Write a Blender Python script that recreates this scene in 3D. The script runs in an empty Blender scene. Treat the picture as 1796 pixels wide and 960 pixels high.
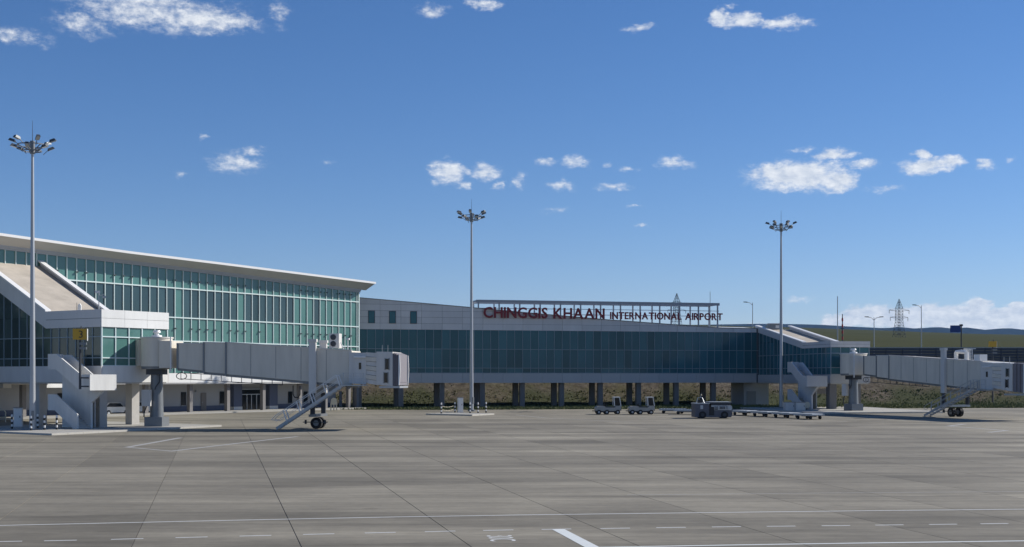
import bpy, math, random
from mathutils import Vector, Matrix
random.seed(7)
R = math.radians
SC = bpy.context.scene
COL = SC.collection
# ------------------------------------------------------------------ camera, sky, sun
F, CX, HY, ZC = 2300.0, 898.0, 664.0, 5.5      # focal length in photo pixels, principal column, horizon row, eye height
S = 18.2 / F                                    # the apron rises gently towards the buildings
cam_d = bpy.data.cameras.new('camera'); cam = bpy.data.objects.new('camera', cam_d); COL.objects.link(cam)
cam.location = (0, 0, ZC); cam.rotation_euler = (R(90), 0, 0)
cam_d.sensor_width = 36; cam_d.lens = 36 * F / 1796
cam_d.shift_y = (HY - 480) / 1796; cam_d.clip_start = 0.5; cam_d.clip_end = 60000
SC.camera = cam
SUN_EL, SUN_AZ = 33, 22                          # degrees above the horizon, degrees from +X towards +Y
SUN = Vector((math.cos(R(SUN_EL)) * math.cos(R(SUN_AZ)), math.cos(R(SUN_EL)) * math.sin(R(SUN_AZ)), math.sin(R(SUN_EL))))
sl = bpy.data.lights.new('sun', 'SUN'); sl.energy = 5.0; sl.angle = R(0.53); sl.color = (1, .95, .87)
so = bpy.data.objects.new('sun', sl); COL.objects.link(so); so.rotation_euler = SUN.to_track_quat('Z', 'Y').to_euler()
SC.view_settings.view_transform = 'Standard'; SC.view_settings.look = 'None'
SC.view_settings.exposure = 0.16; SC.view_settings.gamma = 1.0

def make_world():
    w = bpy.data.worlds.new('World'); SC.world = w; w.use_nodes = True
    w.cycles.sampling_method = 'MANUAL'; w.cycles.sample_map_resolution = 256
    nt = w.node_tree; N = nt.nodes; LK = nt.links; N.clear()
    def nd(t, **k):
        n = N.new(t)
        for a, b in k.items(): setattr(n, a, b)
        return n
    def math_(op, a, b=None, c=None, clamp=False):
        n = nd('ShaderNodeMath', operation=op, use_clamp=clamp)
        for i, v in enumerate((a, b, c)):
            if v is None: continue
            if hasattr(v, 'links'): LK.new(v, n.inputs[i])
            else: n.inputs[i].default_value = v
        return n.outputs[0]
    out = nd('ShaderNodeOutputWorld'); bg = nd('ShaderNodeBackground'); bg.inputs[1].default_value = 0.085
    sky = nd('ShaderNodeTexSky', sky_type='NISHITA', sun_disc=False)
    sky.sun_elevation = R(SUN_EL); sky.sun_rotation = R(90 - SUN_AZ); sky.altitude = 1300
    sky.air_density = 1.0; sky.dust_density = 0.05; sky.ozone_density = 4.0
    tc = nd('ShaderNodeTexCoord'); sep = nd('ShaderNodeSeparateXYZ'); LK.new(tc.outputs['Generated'], sep.inputs[0])
    az = math_('ARCTAN2', sep.outputs[0], sep.outputs[1]); el = math_('ARCSINE', sep.outputs[2])
    uv = nd('ShaderNodeCombineXYZ'); LK.new(az, uv.inputs[0]); LK.new(el, uv.inputs[1])
    # ragged cloud edges: bend the sky coordinates with noise
    def noise(vec, scale, det, rough):
        n = nd('ShaderNodeTexNoise'); n.inputs['Scale'].default_value = scale; n.inputs['Detail'].default_value = det
        n.inputs['Roughness'].default_value = rough; LK.new(vec, n.inputs['Vector']); return n
    mp = nd('ShaderNodeVectorMath', operation='MULTIPLY'); LK.new(uv.outputs[0], mp.inputs[0]); mp.inputs[1].default_value = (1, 1.7, 1)
    n1 = noise(mp.outputs[0], 55, 5, .6); n2 = noise(mp.outputs[0], 105, 9, .66)
    d = nd('ShaderNodeVectorMath', operation='SUBTRACT'); LK.new(n1.outputs['Color'], d.inputs[0]); d.inputs[1].default_value = (.5, .5, .5)
    d2 = nd('ShaderNodeVectorMath', operation='MULTIPLY'); LK.new(d.outputs[0], d2.inputs[0]); d2.inputs[1].default_value = (.03, .014, 0)
    p = nd('ShaderNodeVectorMath', operation='ADD'); LK.new(uv.outputs[0], p.inputs[0]); LK.new(d2.outputs[0], p.inputs[1])
    clouds = [(250,22,110,30,.7),(350,36,95,22,.85),(150,40,60,22,.5),(30,66,58,13,.55),(405,40,50,14,.65),(490,25,20,25,.4),(260,4,150,16,.6),
        (755,20,25,15,.5),(850,8,32,10,.7),(1120,48,26,8,.65),(1262,30,18,14,1),(1300,37,40,13,.9),(1372,42,52,10,.8),(1280,8,12,6,.4),
        (415,286,46,20,.6),(445,268,22,9,.5),(320,310,10,8,.45),(360,236,9,8,.35),(575,286,11,5,.35),
        (785,302,32,22,.95),(850,302,27,18,.8),(815,326,20,9,.65),(912,318,16,15,.6),(877,325,8,8,.5),(957,286,19,8,.6),(1005,283,24,14,.65),
        (980,326,26,11,.65),(1072,328,27,8,.65),(1065,288,12,5,.45),(1105,296,22,6,.45),(1182,287,32,11,.65),(975,370,28,6,.35),(1112,361,20,4,.4),(1130,396,13,5,.45),
        (1400,308,82,26,1.1),(1465,320,40,20,1.0),(1355,302,40,17,1.0),(1465,271,35,10,.9),(1510,290,30,9,.75),(1400,262,22,5,.4),
        (1622,292,46,13,1.0),(1620,273,16,10,.9),(1662,283,28,9,.9),(1725,292,20,9,.65),(1780,282,8,5,.45),(1555,333,28,6,.45),(1395,527,26,8,.5),
        (1530,556,62,22,1.1),(1475,562,42,15,1.0),(1592,560,60,20,1.1),(1650,556,62,25,1.15),(1716,544,28,20,1.1),(1700,562,75,22,1.15),(1775,560,55,20,1.1),
        (1787,540,22,8,.8),(1345,573,90,7,.5),(1850,555,80,24,1.1),(1290,575,60,5,.4)]
    acc = None
    for (x, y, rx, ry, s) in clouds:
        a = math.atan((x - CX) / F); e = math.atan((HY - y) / F * math.cos(a))
        q_ = 1.12 if y > 500 else 1.3
        sx, sy = F / rx / q_, F / ry / q_
        m = nd('ShaderNodeVectorMath', operation='MULTIPLY_ADD'); LK.new(p.outputs[0], m.inputs[0])
        m.inputs[1].default_value = (sx, sy, 0); m.inputs[2].default_value = (-a * sx, -e * sy, 0)
        ln = nd('ShaderNodeVectorMath', operation='LENGTH'); LK.new(m.outputs[0], ln.inputs[0])
        k = s * (2.3 if y > 500 and s > .7 else 1.3 if s >= .9 else 1.1)
        v = math_('MULTIPLY_ADD', ln.outputs['Value'], -k, k)
        acc = v if acc is None else math_('MAXIMUM', acc, v)
    # the same kind of small cumulus goes on over the rest of the sky
    n3 = noise(uv.outputs[0], 5.5, 3, .5)
    far = math_('GREATER_THAN', math_('ABSOLUTE', az), .42); hi = math_('GREATER_THAN', el, .33)
    rest = math_('MULTIPLY', math_('MULTIPLY', math_('SUBTRACT', n3.outputs[0], .6), 5.0), math_('MAXIMUM', far, hi))
    acc = math_('MAXIMUM', acc, rest)
    dens = math_('ADD', acc, math_('MULTIPLY', math_('SUBTRACT', n2.outputs[0], .5), 1.7))
    gate = math_('MULTIPLY', acc, 3.2, clamp=True)
    mr = nd('ShaderNodeMapRange', interpolation_type='SMOOTHSTEP'); LK.new(dens, mr.inputs[0])
    mr.inputs[1].default_value = -.05; mr.inputs[2].default_value = .95
    cover = math_('MULTIPLY', math_('MULTIPLY', mr.outputs[0], gate), .90)
    n4 = noise(mp.outputs[0], 105, 5, .6)
    cr = nd('ShaderNodeMix', data_type='RGBA'); LK.new(math_('MULTIPLY_ADD', n4.outputs[0], 2.6, -.8, clamp=True), cr.inputs[0])
    cr.inputs[6].default_value = (6.3, 7.0, 8.1, 1); cr.inputs[7].default_value = (10.2, 10.4, 10.6, 1)
    mix = nd('ShaderNodeMix', data_type='RGBA'); LK.new(cover, mix.inputs[0]); hs = nd('ShaderNodeHueSaturation'); hs.inputs['Saturation'].default_value = 1.18; LK.new(sky.outputs[0], hs.inputs['Color']); gn = nd('ShaderNodeVectorMath', operation='MULTIPLY'); LK.new(hs.outputs[0], gn.inputs[0]); gn.inputs[1].default_value = (1.03, .965, 1.07); LK.new(gn.outputs[0], mix.inputs[6]); LK.new(cr.outputs[2], mix.inputs[7])
    LK.new(mix.outputs[2], bg.inputs[0]); LK.new(bg.outputs[0], out.inputs[0])
make_world()

# ------------------------------------------------------------------ helpers
def gz(y): return S * y
def gp(px, row):                                # a photo pixel on the apron -> world
    Y = F * ZC / (row - HY + F * S); return Vector(((px - CX) / F * Y, Y, S * Y))
def at(px, row, Y): return Vector(((px - CX) / F * Y, Y, ZC - (row - HY) * Y / F))
class Fr:                                       # upright frame: local x along a wall, local y inwards, z up
    def __init__(s, px, Y, th): s.o = Vector(((px - CX) / F * Y, Y, 0)); s.th = th; s.c = math.cos(th); s.s = math.sin(th)
    def x(s, px, y=0):
        u = (px - CX) / F; ox = s.o.x - y * s.s; oy = s.o.y + y * s.c
        return (u * oy - ox) / (s.c - u * s.s)
    def Y(s, x, y=0): return s.o.y + x * s.s + y * s.c
    def X(s, x, y=0): return s.o.x + x * s.c - y * s.s
    def z(s, px, row, y=0): return ZC - (row - HY) * s.Y(s.x(px, y), y) / F
    def w(s, x, y, z): return Vector((s.X(x, y), s.Y(x, y), z))
def lerp(t, pts):
    if t <= pts[0][0]:
        (a, b), (c, d) = pts[0], pts[1]; return b + (d - b) * (t - a) / (c - a)
    for (a, b), (c, d) in zip(pts, pts[1:]):
        if t <= c: return b + (d - b) * (t - a) / (c - a)
    (a, b), (c, d) = pts[-2], pts[-1]; return b + (d - b) * (t - a) / (c - a)

def link(o, parent=None):
    COL.objects.link(o)
    if parent: o.parent = parent
    return o
def tag(o, label=None, cat=None, group=None, kind=None):
    for k, v in (('label', label), ('category', cat), ('group', group), ('kind', kind)):
        if v: o[k] = v
    return o
def thing(name, label, cat, loc=(0, 0, 0), rz=0, group=None):
    o = bpy.data.objects.new(name, None); o.empty_display_size = .3; link(o); o.location = loc; o.rotation_euler = (0, 0, rz)
    return tag(o, label, cat, group)
class MB:
    def __init__(s): s.v = []; s.f = []; s.sm = []
    def add(s, vs, fs, smooth=False):
        n = len(s.v); s.v += [tuple(v) for v in vs]; s.f += [tuple(i + n for i in f) for f in fs]; s.sm += [smooth] * len(fs); return s
    def hexa(s, p):
        return s.add(p, [(0,3,2,1),(4,5,6,7),(0,1,5,4),(1,2,6,5),(2,3,7,6),(3,0,4,7)])
    def box(s, x0, x1, y0, y1, z0, z1):
        if x0 > x1: x0, x1 = x1, x0
        if y0 > y1: y0, y1 = y1, y0
        if z0 > z1: z0, z1 = z1, z0
        return s.hexa([(x0,y0,z0),(x1,y0,z0),(x1,y1,z0),(x0,y1,z0),(x0,y0,z1),(x1,y0,z1),(x1,y1,z1),(x0,y1,z1)])
    def prism(s, poly, a0, a1, axis='y'):       # poly in (x,z) extruded along y, or (y,z) along x, or (x,y) along z
        n = len(poly)
        area = sum(poly[i][0]*poly[(i+1)%n][1]-poly[(i+1)%n][0]*poly[i][1] for i in range(n))
        if area < 0: poly = poly[::-1]
        if axis == 'y': f = lambda q, a: (q[0], a, q[1])
        elif axis == 'x': f = lambda q, a: (a, q[0], q[1])
        else: f = lambda q, a: (q[0], q[1], a)
        lo, hi = (max(a0, a1), min(a0, a1)) if axis == 'y' else (min(a0, a1), max(a0, a1))
        vs = [f(q, lo) for q in poly] + [f(q, hi) for q in poly]
        fs = [tuple(range(n))[::-1], tuple(range(n, 2*n))] + [(i, (i+1) % n, (i+1) % n + n, i + n) for i in range(n)]
        return s.add(vs, fs)
    def cyl(s, p0, p1, r0, r1=None, n=12, cap=True):
        p0, p1 = Vector(p0), Vector(p1); r1 = r0 if r1 is None else r1
        d = (p1 - p0).normalized(); u = d.orthogonal().normalized(); w = d.cross(u)
        vs = [p0 + (u*math.cos(2*math.pi*i/n) + w*math.sin(2*math.pi*i/n))*r0 for i in range(n)]
        vs += [p1 + (u*math.cos(2*math.pi*i/n) + w*math.sin(2*math.pi*i/n))*r1 for i in range(n)]
        s.add(vs, [(i, (i+1) % n, (i+1) % n + n, i + n) for i in range(n)], n > 6)
        if cap: s.add(vs, [tuple(range(n))[::-1], tuple(range(n, 2*n))])
        return s
    def bar(s, p0, p1, w, h=None):
        h = h or w; p0, p1 = Vector(p0), Vector(p1); d = (p1 - p0).normalized()
        u = d.cross(Vector((0, 0, 1)))
        u = Vector((1, 0, 0)) if u.length < 1e-4 else u.normalized(); v = u.cross(d)
        o = [(-1,-1),(1,-1),(1,1),(-1,1)]
        return s.hexa([p0 + u*a*w/2 + v*b*h/2 for a, b in o] + [p1 + u*a*w/2 + v*b*h/2 for a, b in o])
    def tube(s, pts, r, n=6):
        for a, b in zip(pts, pts[1:]): s.cyl(a, b, r, r, n)
        return s
    def mesh(s, name, mat):
        m = bpy.data.meshes.new(name); m.from_pydata(s.v, [], s.f); m.materials.append(MAT[mat])
        m.polygons.foreach_set('use_smooth', s.sm); m.update(); return m
    def build(s, name, mat, parent=None, loc=None, label=None):
        o = bpy.data.objects.new(name, s.mesh(name, mat)); link(o, parent)
        if loc is not None: o.location = loc
        if label: o['label'] = label
        return o
def piece(name, me, parent, loc=(0, 0, 0), rot=None):
    o = bpy.data.objects.new(name, me); link(o, parent); o.location = loc
    if rot: o.rotation_euler = rot
    return o
def box(name, mat, parent, *b, label=None): return MB().box(*b).build(name, mat, parent, label=label)
def copy_tree(o, parent=None):
    c = o.copy(); link(c)
    if parent: c.parent = parent; c.matrix_parent_inverse = o.matrix_parent_inverse
    for ch in [q for q in COL.objects if q.parent == o]: copy_tree(ch, c)
    return c
def text_mesh(name, s, size, depth, mat, bold=0.0):
    cu = bpy.data.curves.new(name, 'FONT'); cu.body = s; cu.size = size; cu.extrude = depth; cu.align_x = 'LEFT'; cu.resolution_u = 3; cu.offset = bold
    o = bpy.data.objects.new(name, cu); COL.objects.link(o); bpy.context.view_layer.update()
    me = bpy.data.meshes.new_from_object(o.evaluated_get(bpy.context.evaluated_depsgraph_get()))
    bpy.data.objects.remove(o); bpy.data.curves.remove(cu)
    me.materials.clear(); me.materials.append(MAT[mat]); me.name = name
    return me

# ------------------------------------------------------------------ materials
MAT = {}
def mat(name, col, rough=.6, metal=0., var=0., nscale=3., bump=0., spec=.5, rnd=0., streak=None, coat=0.):
    m = bpy.data.materials.new(name); m.use_nodes = True; nt = m.node_tree; b = nt.nodes['Principled BSDF']
    b.inputs['Roughness'].default_value = rough; b.inputs['Metallic'].default_value = metal
    b.inputs['Specular IOR Level'].default_value = spec; b.inputs['Base Color'].default_value = (*col, 1)
    b.inputs['Coat Weight'].default_value = coat
    L = nt.links
    if var or rnd or bump:
        geo = nt.nodes.new('ShaderNodeNewGeometry'); mp = nt.nodes.new('ShaderNodeMapping'); L.new(geo.outputs['Position'], mp.inputs[0])
        if streak: mp.inputs['Scale'].default_value = streak
        n = nt.nodes.new('ShaderNodeTexNoise'); n.inputs['Scale'].default_value = nscale; n.inputs['Detail'].default_value = 6; n.inputs['Roughness'].default_value = .62
        L.new(mp.outputs[0], n.inputs['Vector'])
        f = nt.nodes.new('ShaderNodeMath'); f.operation = 'MULTIPLY_ADD'; L.new(n.outputs[0], f.inputs[0]); f.inputs[1].default_value = 2*var; f.inputs[2].default_value = 1 - var
        val = f.outputs[0]
        if rnd:
            oi = nt.nodes.new('ShaderNodeObjectInfo'); g = nt.nodes.new('ShaderNodeMath'); g.operation = 'MULTIPLY_ADD'
            L.new(oi.outputs['Random'], g.inputs[0]); g.inputs[1].default_value = 2*rnd; g.inputs[2].default_value = 1 - rnd
            h = nt.nodes.new('ShaderNodeMath'); h.operation = 'MULTIPLY'; L.new(val, h.inputs[0]); L.new(g.outputs[0], h.inputs[1]); val = h.outputs[0]
        vm = nt.nodes.new('ShaderNodeVectorMath'); vm.operation = 'SCALE'; vm.inputs[0].default_value = col; L.new(val, vm.inputs['Scale'])
        L.new(vm.outputs[0], b.inputs['Base Color'])
        if bump:
            bp = nt.nodes.new('ShaderNodeBump'); bp.inputs['Strength'].default_value = bump; bp.inputs['Distance'].default_value = .05
            L.new(n.outputs[0], bp.inputs['Height']); L.new(bp.outputs[0], b.inputs['Normal'])
    MAT[name] = m; return m
mat('white_panel', (.74,.74,.72), .5, var=.13, nscale=1.1, rnd=.03, streak=(1.5,1.5,.2))
mat('white_wall', (.66,.66,.64), .75, var=.22, nscale=1.3, streak=(1.4,1.4,.2))
mat('white_paint', (.75,.75,.74), .4)
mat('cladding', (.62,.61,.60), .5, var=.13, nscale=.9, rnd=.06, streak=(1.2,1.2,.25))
mat('clad_joint', (.10,.11,.12), .7)
mat('spandrel', (.44,.45,.46), .45, var=.05, nscale=.7, rnd=.03)
mat('low_wall', (.35,.36,.375), .7, var=.06, nscale=1.)
mat('plinth', (.09,.11,.17), .6, var=.1)
mat('soffit', (.50,.495,.48), .6, var=.1, nscale=.4)
mat('mullion_white', (.64,.75,.74), .4)
mat('mullion_grey', (.26,.33,.37), .4)
mat('glass_teal', (.080,.190,.172), .10, spec=.65, var=.28, nscale=.22, rnd=.10)
mat('glass_slate', (.034,.070,.080), .08, spec=.7, var=.35, nscale=.25, rnd=.22)
mat('glass_navy', (.046,.138,.165), .10, spec=.22, var=.2, nscale=.3, rnd=.22)
mat('glass_grey', (.050,.075,.075), .10, spec=.5, var=.2, nscale=.35, rnd=.25)
mat('glass_dark', (.012,.018,.026), .08, spec=.3, var=.2, rnd=.2)
mat('tan_roof', (.43,.385,.325), .95, var=.42, nscale=.7, bump=.3, streak=(.6,.6,1.6))
mat('roof_metal', (.62,.63,.64), .5, var=.06)
mat('bridge_grey', (.66,.615,.53), .5, var=.20, nscale=1.1, rnd=.03, streak=(1.4,1.4,.22))
mat('bridge_light', (.62,.605,.575), .5, var=.18, nscale=1.2, streak=(1.4,1.4,.25))
mat('bellows', (.20,.19,.21), .8, var=.1)
mat('dark_metal', (.05,.055,.065), .5, metal=.3)
mat('mid_metal', (.20,.215,.23), .45, metal=.4, var=.1)
mat('galv', (.42,.44,.46), .42, metal=.35, var=.08, nscale=2.)
mat('lamp_body', (.09,.10,.11), .45, metal=.4)
mat('lamp_glass', (.55,.58,.6), .1, spec=.8)
mat('rubber', (.018,.018,.02), .8)
mat('black_paint', (.02,.02,.022), .5)
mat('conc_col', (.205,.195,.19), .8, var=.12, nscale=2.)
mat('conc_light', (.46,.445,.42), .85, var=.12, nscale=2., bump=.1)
mat('kerb', (.50,.48,.43), .85, var=.15, nscale=2.5)
mat('island_top', (.36,.35,.32), .9, var=.12, nscale=1.5)
mat('line_paint', (.60,.61,.60), .7, var=.22, nscale=6.)
mat('line_worn', (.36,.355,.34), .8, var=.25, nscale=3.)
mat('line_lead', (.64,.67,.66), .7, var=.12, nscale=5.)
mat('joint', (.115,.107,.095), .9)
mat('yellow_sign', (.55,.33,.03), .5)
mat('red_letter', (.22,.022,.032), .5)
mat('sign_steel', (.33,.35,.38), .5, metal=.2)
mat('navy_body', (.10,.105,.13), .5, var=.3)
mat('tug_grey', (.36,.355,.33), .5, var=.3, nscale=3.)
mat('silver_body', (.46,.49,.51), .45, metal=.2, var=.25)
mat('cream', (.62,.56,.42), .6)
mat('blue_sign', (.02,.06,.22), .5)
mat('fence_dark', (.055,.065,.09), .7, var=.15, nscale=.6, rnd=.12)
mat('fence_rail', (.34,.37,.36), .6)
mat('red_paint', (.4,.03,.03), .5)
mat('tail_red', (.3,.02,.02), .3)

def apron_mat(name):
    m = bpy.data.materials.new(name); m.use_nodes = True; nt = m.node_tree; b = nt.nodes['Principled BSDF']; L = nt.links
    b.inputs['Roughness'].default_value = .82; b.inputs['Specular IOR Level'].default_value = .3
    def nd(t, **k):
        n = nt.nodes.new(t)
        for a, c in k.items(): setattr(n, a, c)
        return n
    geo = nd('ShaderNodeNewGeometry'); oi = nd('ShaderNodeObjectInfo')
    def noise(sc, scale, det=5, rough=.6, rz=0):
        mp = nd('ShaderNodeMapping'); L.new(geo.outputs['Position'], mp.inputs[0]); mp.inputs['Scale'].default_value = sc; mp.inputs['Rotation'].default_value = (0, 0, rz)
        n = nd('ShaderNodeTexNoise'); L.new(mp.outputs[0], n.inputs['Vector']); n.inputs['Scale'].default_value = scale; n.inputs['Detail'].default_value = det; n.inputs['Roughness'].default_value = rough
        return n.outputs[0]
    def ma(op, a, b_=None, c=None, clamp=False):
        n = nd('ShaderNodeMath', operation=op, use_clamp=clamp)
        for i, v in enumerate((a, b_, c)):
            if v is None: continue
            if hasattr(v, 'links'): L.new(v, n.inputs[i])
            else: n.inputs[i].default_value = v
        return n.outputs[0]
    big = noise((1, 1, 1), .045, 4)                       # broad tone
    fine = noise((1, 1, 1), 2.2, 8, .7)                   # aggregate and dirt
    broom = noise((.25, 3.0, 1), 1.6, 4, .6, R(-12.7))    # brushed finish and tyre scuffs across
    tyre = noise((.05, .6, 1), .55, 5, .65, R(-9))        # long dark rubber streaks
    v = ma('MULTIPLY_ADD', big, 1.1, .43)
    v = ma('MULTIPLY', v, ma('MULTIPLY_ADD', fine, .5, .75))
    v = ma('MULTIPLY', v, ma('MULTIPLY_ADD', broom, .56, .72))
    st = ma('MULTIPLY', ma('SUBTRACT', tyre, .5), 3.2, clamp=True)
    v = ma('MULTIPLY', v, ma('MULTIPLY_ADD', st, -.55, 1.08))
    long_ = noise((.016, .30, 1), 1.0, 5, .62, R(-11))       # wide sweeps of rubber and dust
    v = ma('MULTIPLY', v, ma('MULTIPLY_ADD', ma('MULTIPLY_ADD', long_, 3.0, -1.0, clamp=True), -.46, 1.22))
    vor = nd('ShaderNodeTexVoronoi'); vor.inputs['Scale'].default_value = .22; L.new(geo.outputs['Position'], vor.inputs['Vector'])   # old oil drips
    patch = noise((.12, .22, 1), .8, 6, .7, R(-12.7))        # blotches a slab or two across
    v = ma('MULTIPLY', v, ma('MULTIPLY_ADD', ma('MULTIPLY_ADD', patch, 3.6, -1.35, clamp=True), -.30, 1.14))
    spot = ma('MULTIPLY_ADD', ma('ADD', vor.outputs['Distance'], ma('MULTIPLY', fine, .12)), -9.0, 1.35, clamp=True)
    v = ma('MULTIPLY', v, ma('MULTIPLY_ADD', spot, -.38, 1.0))
    isl = ma('MULTIPLY_ADD', geo.outputs['Random Per Island'], .12, -.06); ob = ma('MULTIPLY_ADD', ma('POWER', oi.outputs['Random'], 3.0), -.26, .06)
    v = ma('MULTIPLY', v, ma('ADD', ma('ADD', isl, ob), 1.0))
    mixc = nd('ShaderNodeMix', data_type='RGBA'); L.new(ma('MULTIPLY_ADD', noise((1,1,1), .12, 3), 1.6, -.3, clamp=True), mixc.inputs[0])
    mixc.inputs[6].default_value = (.200,.182,.144,1); mixc.inputs[7].default_value = (.214,.196,.155,1)
    vm = nd('ShaderNodeVectorMath', operation='SCALE'); L.new(mixc.outputs[2], vm.inputs[0]); L.new(v, vm.inputs['Scale'])
    L.new(vm.outputs[0], b.inputs['Base Color'])
    bp = nd('ShaderNodeBump'); bp.inputs['Strength'].default_value = .25; bp.inputs['Distance'].default_value = .02; L.new(fine, bp.inputs['Height']); L.new(bp.outputs[0], b.inputs['Normal'])
    MAT[name] = m
apron_mat('concrete')
def terrain_mat():
    m = bpy.data.materials.new('terrain'); m.use_nodes = True; nt = m.node_tree; b = nt.nodes['Principled BSDF']; L = nt.links
    b.inputs['Roughness'].default_value = 1.; b.inputs['Specular IOR Level'].default_value = .0
    at_ = nt.nodes.new('ShaderNodeAttribute'); at_.attribute_name = 'earth'
    geo = nt.nodes.new('ShaderNodeNewGeometry')
    def noise(scale, det=6, rough=.65, sc=(1, 1, 1)):
        mp = nt.nodes.new('ShaderNodeMapping'); L.new(geo.outputs['Position'], mp.inputs[0]); mp.inputs['Scale'].default_value = sc
        n = nt.nodes.new('ShaderNodeTexNoise'); n.inputs['Scale'].default_value = scale; n.inputs['Detail'].default_value = det; n.inputs['Roughness'].default_value = rough
        L.new(mp.outputs[0], n.inputs['Vector']); return n.outputs[0]
    def mix(f, a, c):
        n = nt.nodes.new('ShaderNodeMix'); n.data_type = 'RGBA'
        (L.new(f, n.inputs[0]) if hasattr(f, 'links') else setattr(n.inputs[0], 'default_value', f))
        for i, q in ((6, a), (7, c)):
            if hasattr(q, 'links'): L.new(q, n.inputs[i])
            else: n.inputs[i].default_value = (*q, 1)
        return n.outputs[2]
    def sharp(v, lo, hi):
        n = nt.nodes.new('ShaderNodeMapRange'); L.new(v, n.inputs[0]); n.inputs[1].default_value = lo; n.inputs[2].default_value = hi; return n.outputs[0]
    earth = mix(sharp(noise(.9, 7, .7, (1, 1, 1.6)), .35, .65), (.065,.054,.043), (.17,.147,.118))
    earth = mix(sharp(noise(.16, 5), .48, .68), earth, (.095,.09,.052))
    earth = mix(sharp(noise(2.6, 5, .7), .55, .75), earth, (.155,.15,.095))
    green = mix(sharp(noise(.006, 5), .35, .7), (.062,.068,.042), (.080,.084,.054))
    green = mix(sharp(noise(.25, 6), .35, .7), green, (.072,.079,.044))
    L.new(mix(at_.outputs['Fac'], green, earth), b.inputs['Base Color'])
    bp = nt.nodes.new('ShaderNodeBump'); bp.inputs['Strength'].default_value = .8; bp.inputs['Distance'].default_value = .25; L.new(noise(1.1, 6), bp.inputs['Height']); L.new(bp.outputs[0], b.inputs['Normal'])
    MAT['terrain'] = m
terrain_mat()
mat('mountain', (.012,.022,.030), 1., var=.3, nscale=.002, spec=0.)
mat('grass', (.15,.165,.065), .9, var=.35, nscale=.5)
mat('shrub', (.155,.138,.092), .9, var=.35, nscale=.4)

# ------------------------------------------------------------------ terrain and mountains
def edge_y(x): return 171.5 + .108 * (x + 19.1)
def bank_y(x): return 188.5 + .235 * (x + 10)           # where the earth bank starts to rise
def strip_y(x, d): return edge_y(x) + d / 15 * (bank_y(x) - edge_y(x)) if 0 < d <= 15 else (bank_y(x) + d - 15 if d > 15 else edge_y(x) + d)
def hill_z(x, y):
    u = max(-.6, min(.6, x / max(y, 1.)))
    sl = .0406 - (u - .23) * .0353
    return 8.0 + max(0, y - 240) * sl + 1.5 * math.sin(x * .013 + y * .007) * min(1, max(0, (y - 260) / 400))
def terrain():
    xs = []; x = 0
    for lim, st in ((130, 1.5), (300, 12), (1200, 60), (16000, 900)):
        while x < lim: xs.append(x); x += st
    xs = sorted(set([-q for q in xs] + xs))
    ds = [-400, -250, -120, -40, -8, -.5, 0, 1, 3, 5, 7, 9, 11, 13] + [15 + .75 * i for i in range(26)] + [35, 37, 41, 50, 65, 90, 130, 200, 300, 420, 600, 800, 1050, 1350, 1700, 2050, 2300, 2500, 2700, 3000, 3500, 4500, 6000, 9000, 14000]
    vs, fs, er = [], [], []; rnd = random.Random(3)
    for d in ds:
        for x in xs:
            xe = max(-140, min(140, x)); y = strip_y(xe, d)
            if d <= 0: z = gz(y) - .25; e = 0
            elif d <= 15: z = gz(edge_y(xe)) - .02 + .05 * d / 15 + rnd.uniform(0, .1); e = 0
            elif d <= 34:
                t = max(0, d - 15) / 17.0; t = min(1, t); z = gz(edge_y(xe)) + .03 + (7.75 - 1.5) * (t * .55 + .45 * t * t * (3 - 2 * t)) + rnd.uniform(-.14, .14); e = min(1, max(0, (d - 18.0 - 2.5 * math.sin(x * .31) - 1.5 * math.sin(x * .83)) / 3.0))
            else:
                z = max(7.8, hill_z(x, y)) if y < 2750 else max(20, hill_z(x, 2750) - (y - 2750) * .06); e = 1 if d < 40 else 0
            vs.append((x, y, z)); er.append(e)
    n = len(xs)
    for j in range(len(ds) - 1):
        for i in range(n - 1): fs.append((j*n+i, j*n+i+1, (j+1)*n+i+1, (j+1)*n+i))
    me = bpy.data.meshes.new('terrain'); me.from_pydata(vs, [], fs); me.materials.append(MAT['terrain'])
    a = me.attributes.new('earth', 'FLOAT', 'POINT'); a.data.foreach_set('value', er)
    for p in me.polygons: p.use_smooth = True
    o = bpy.data.objects.new('terrain', me); link(o); tag(o, 'brown earth bank and green steppe rising behind the airport', kind='structure')
terrain()
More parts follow.
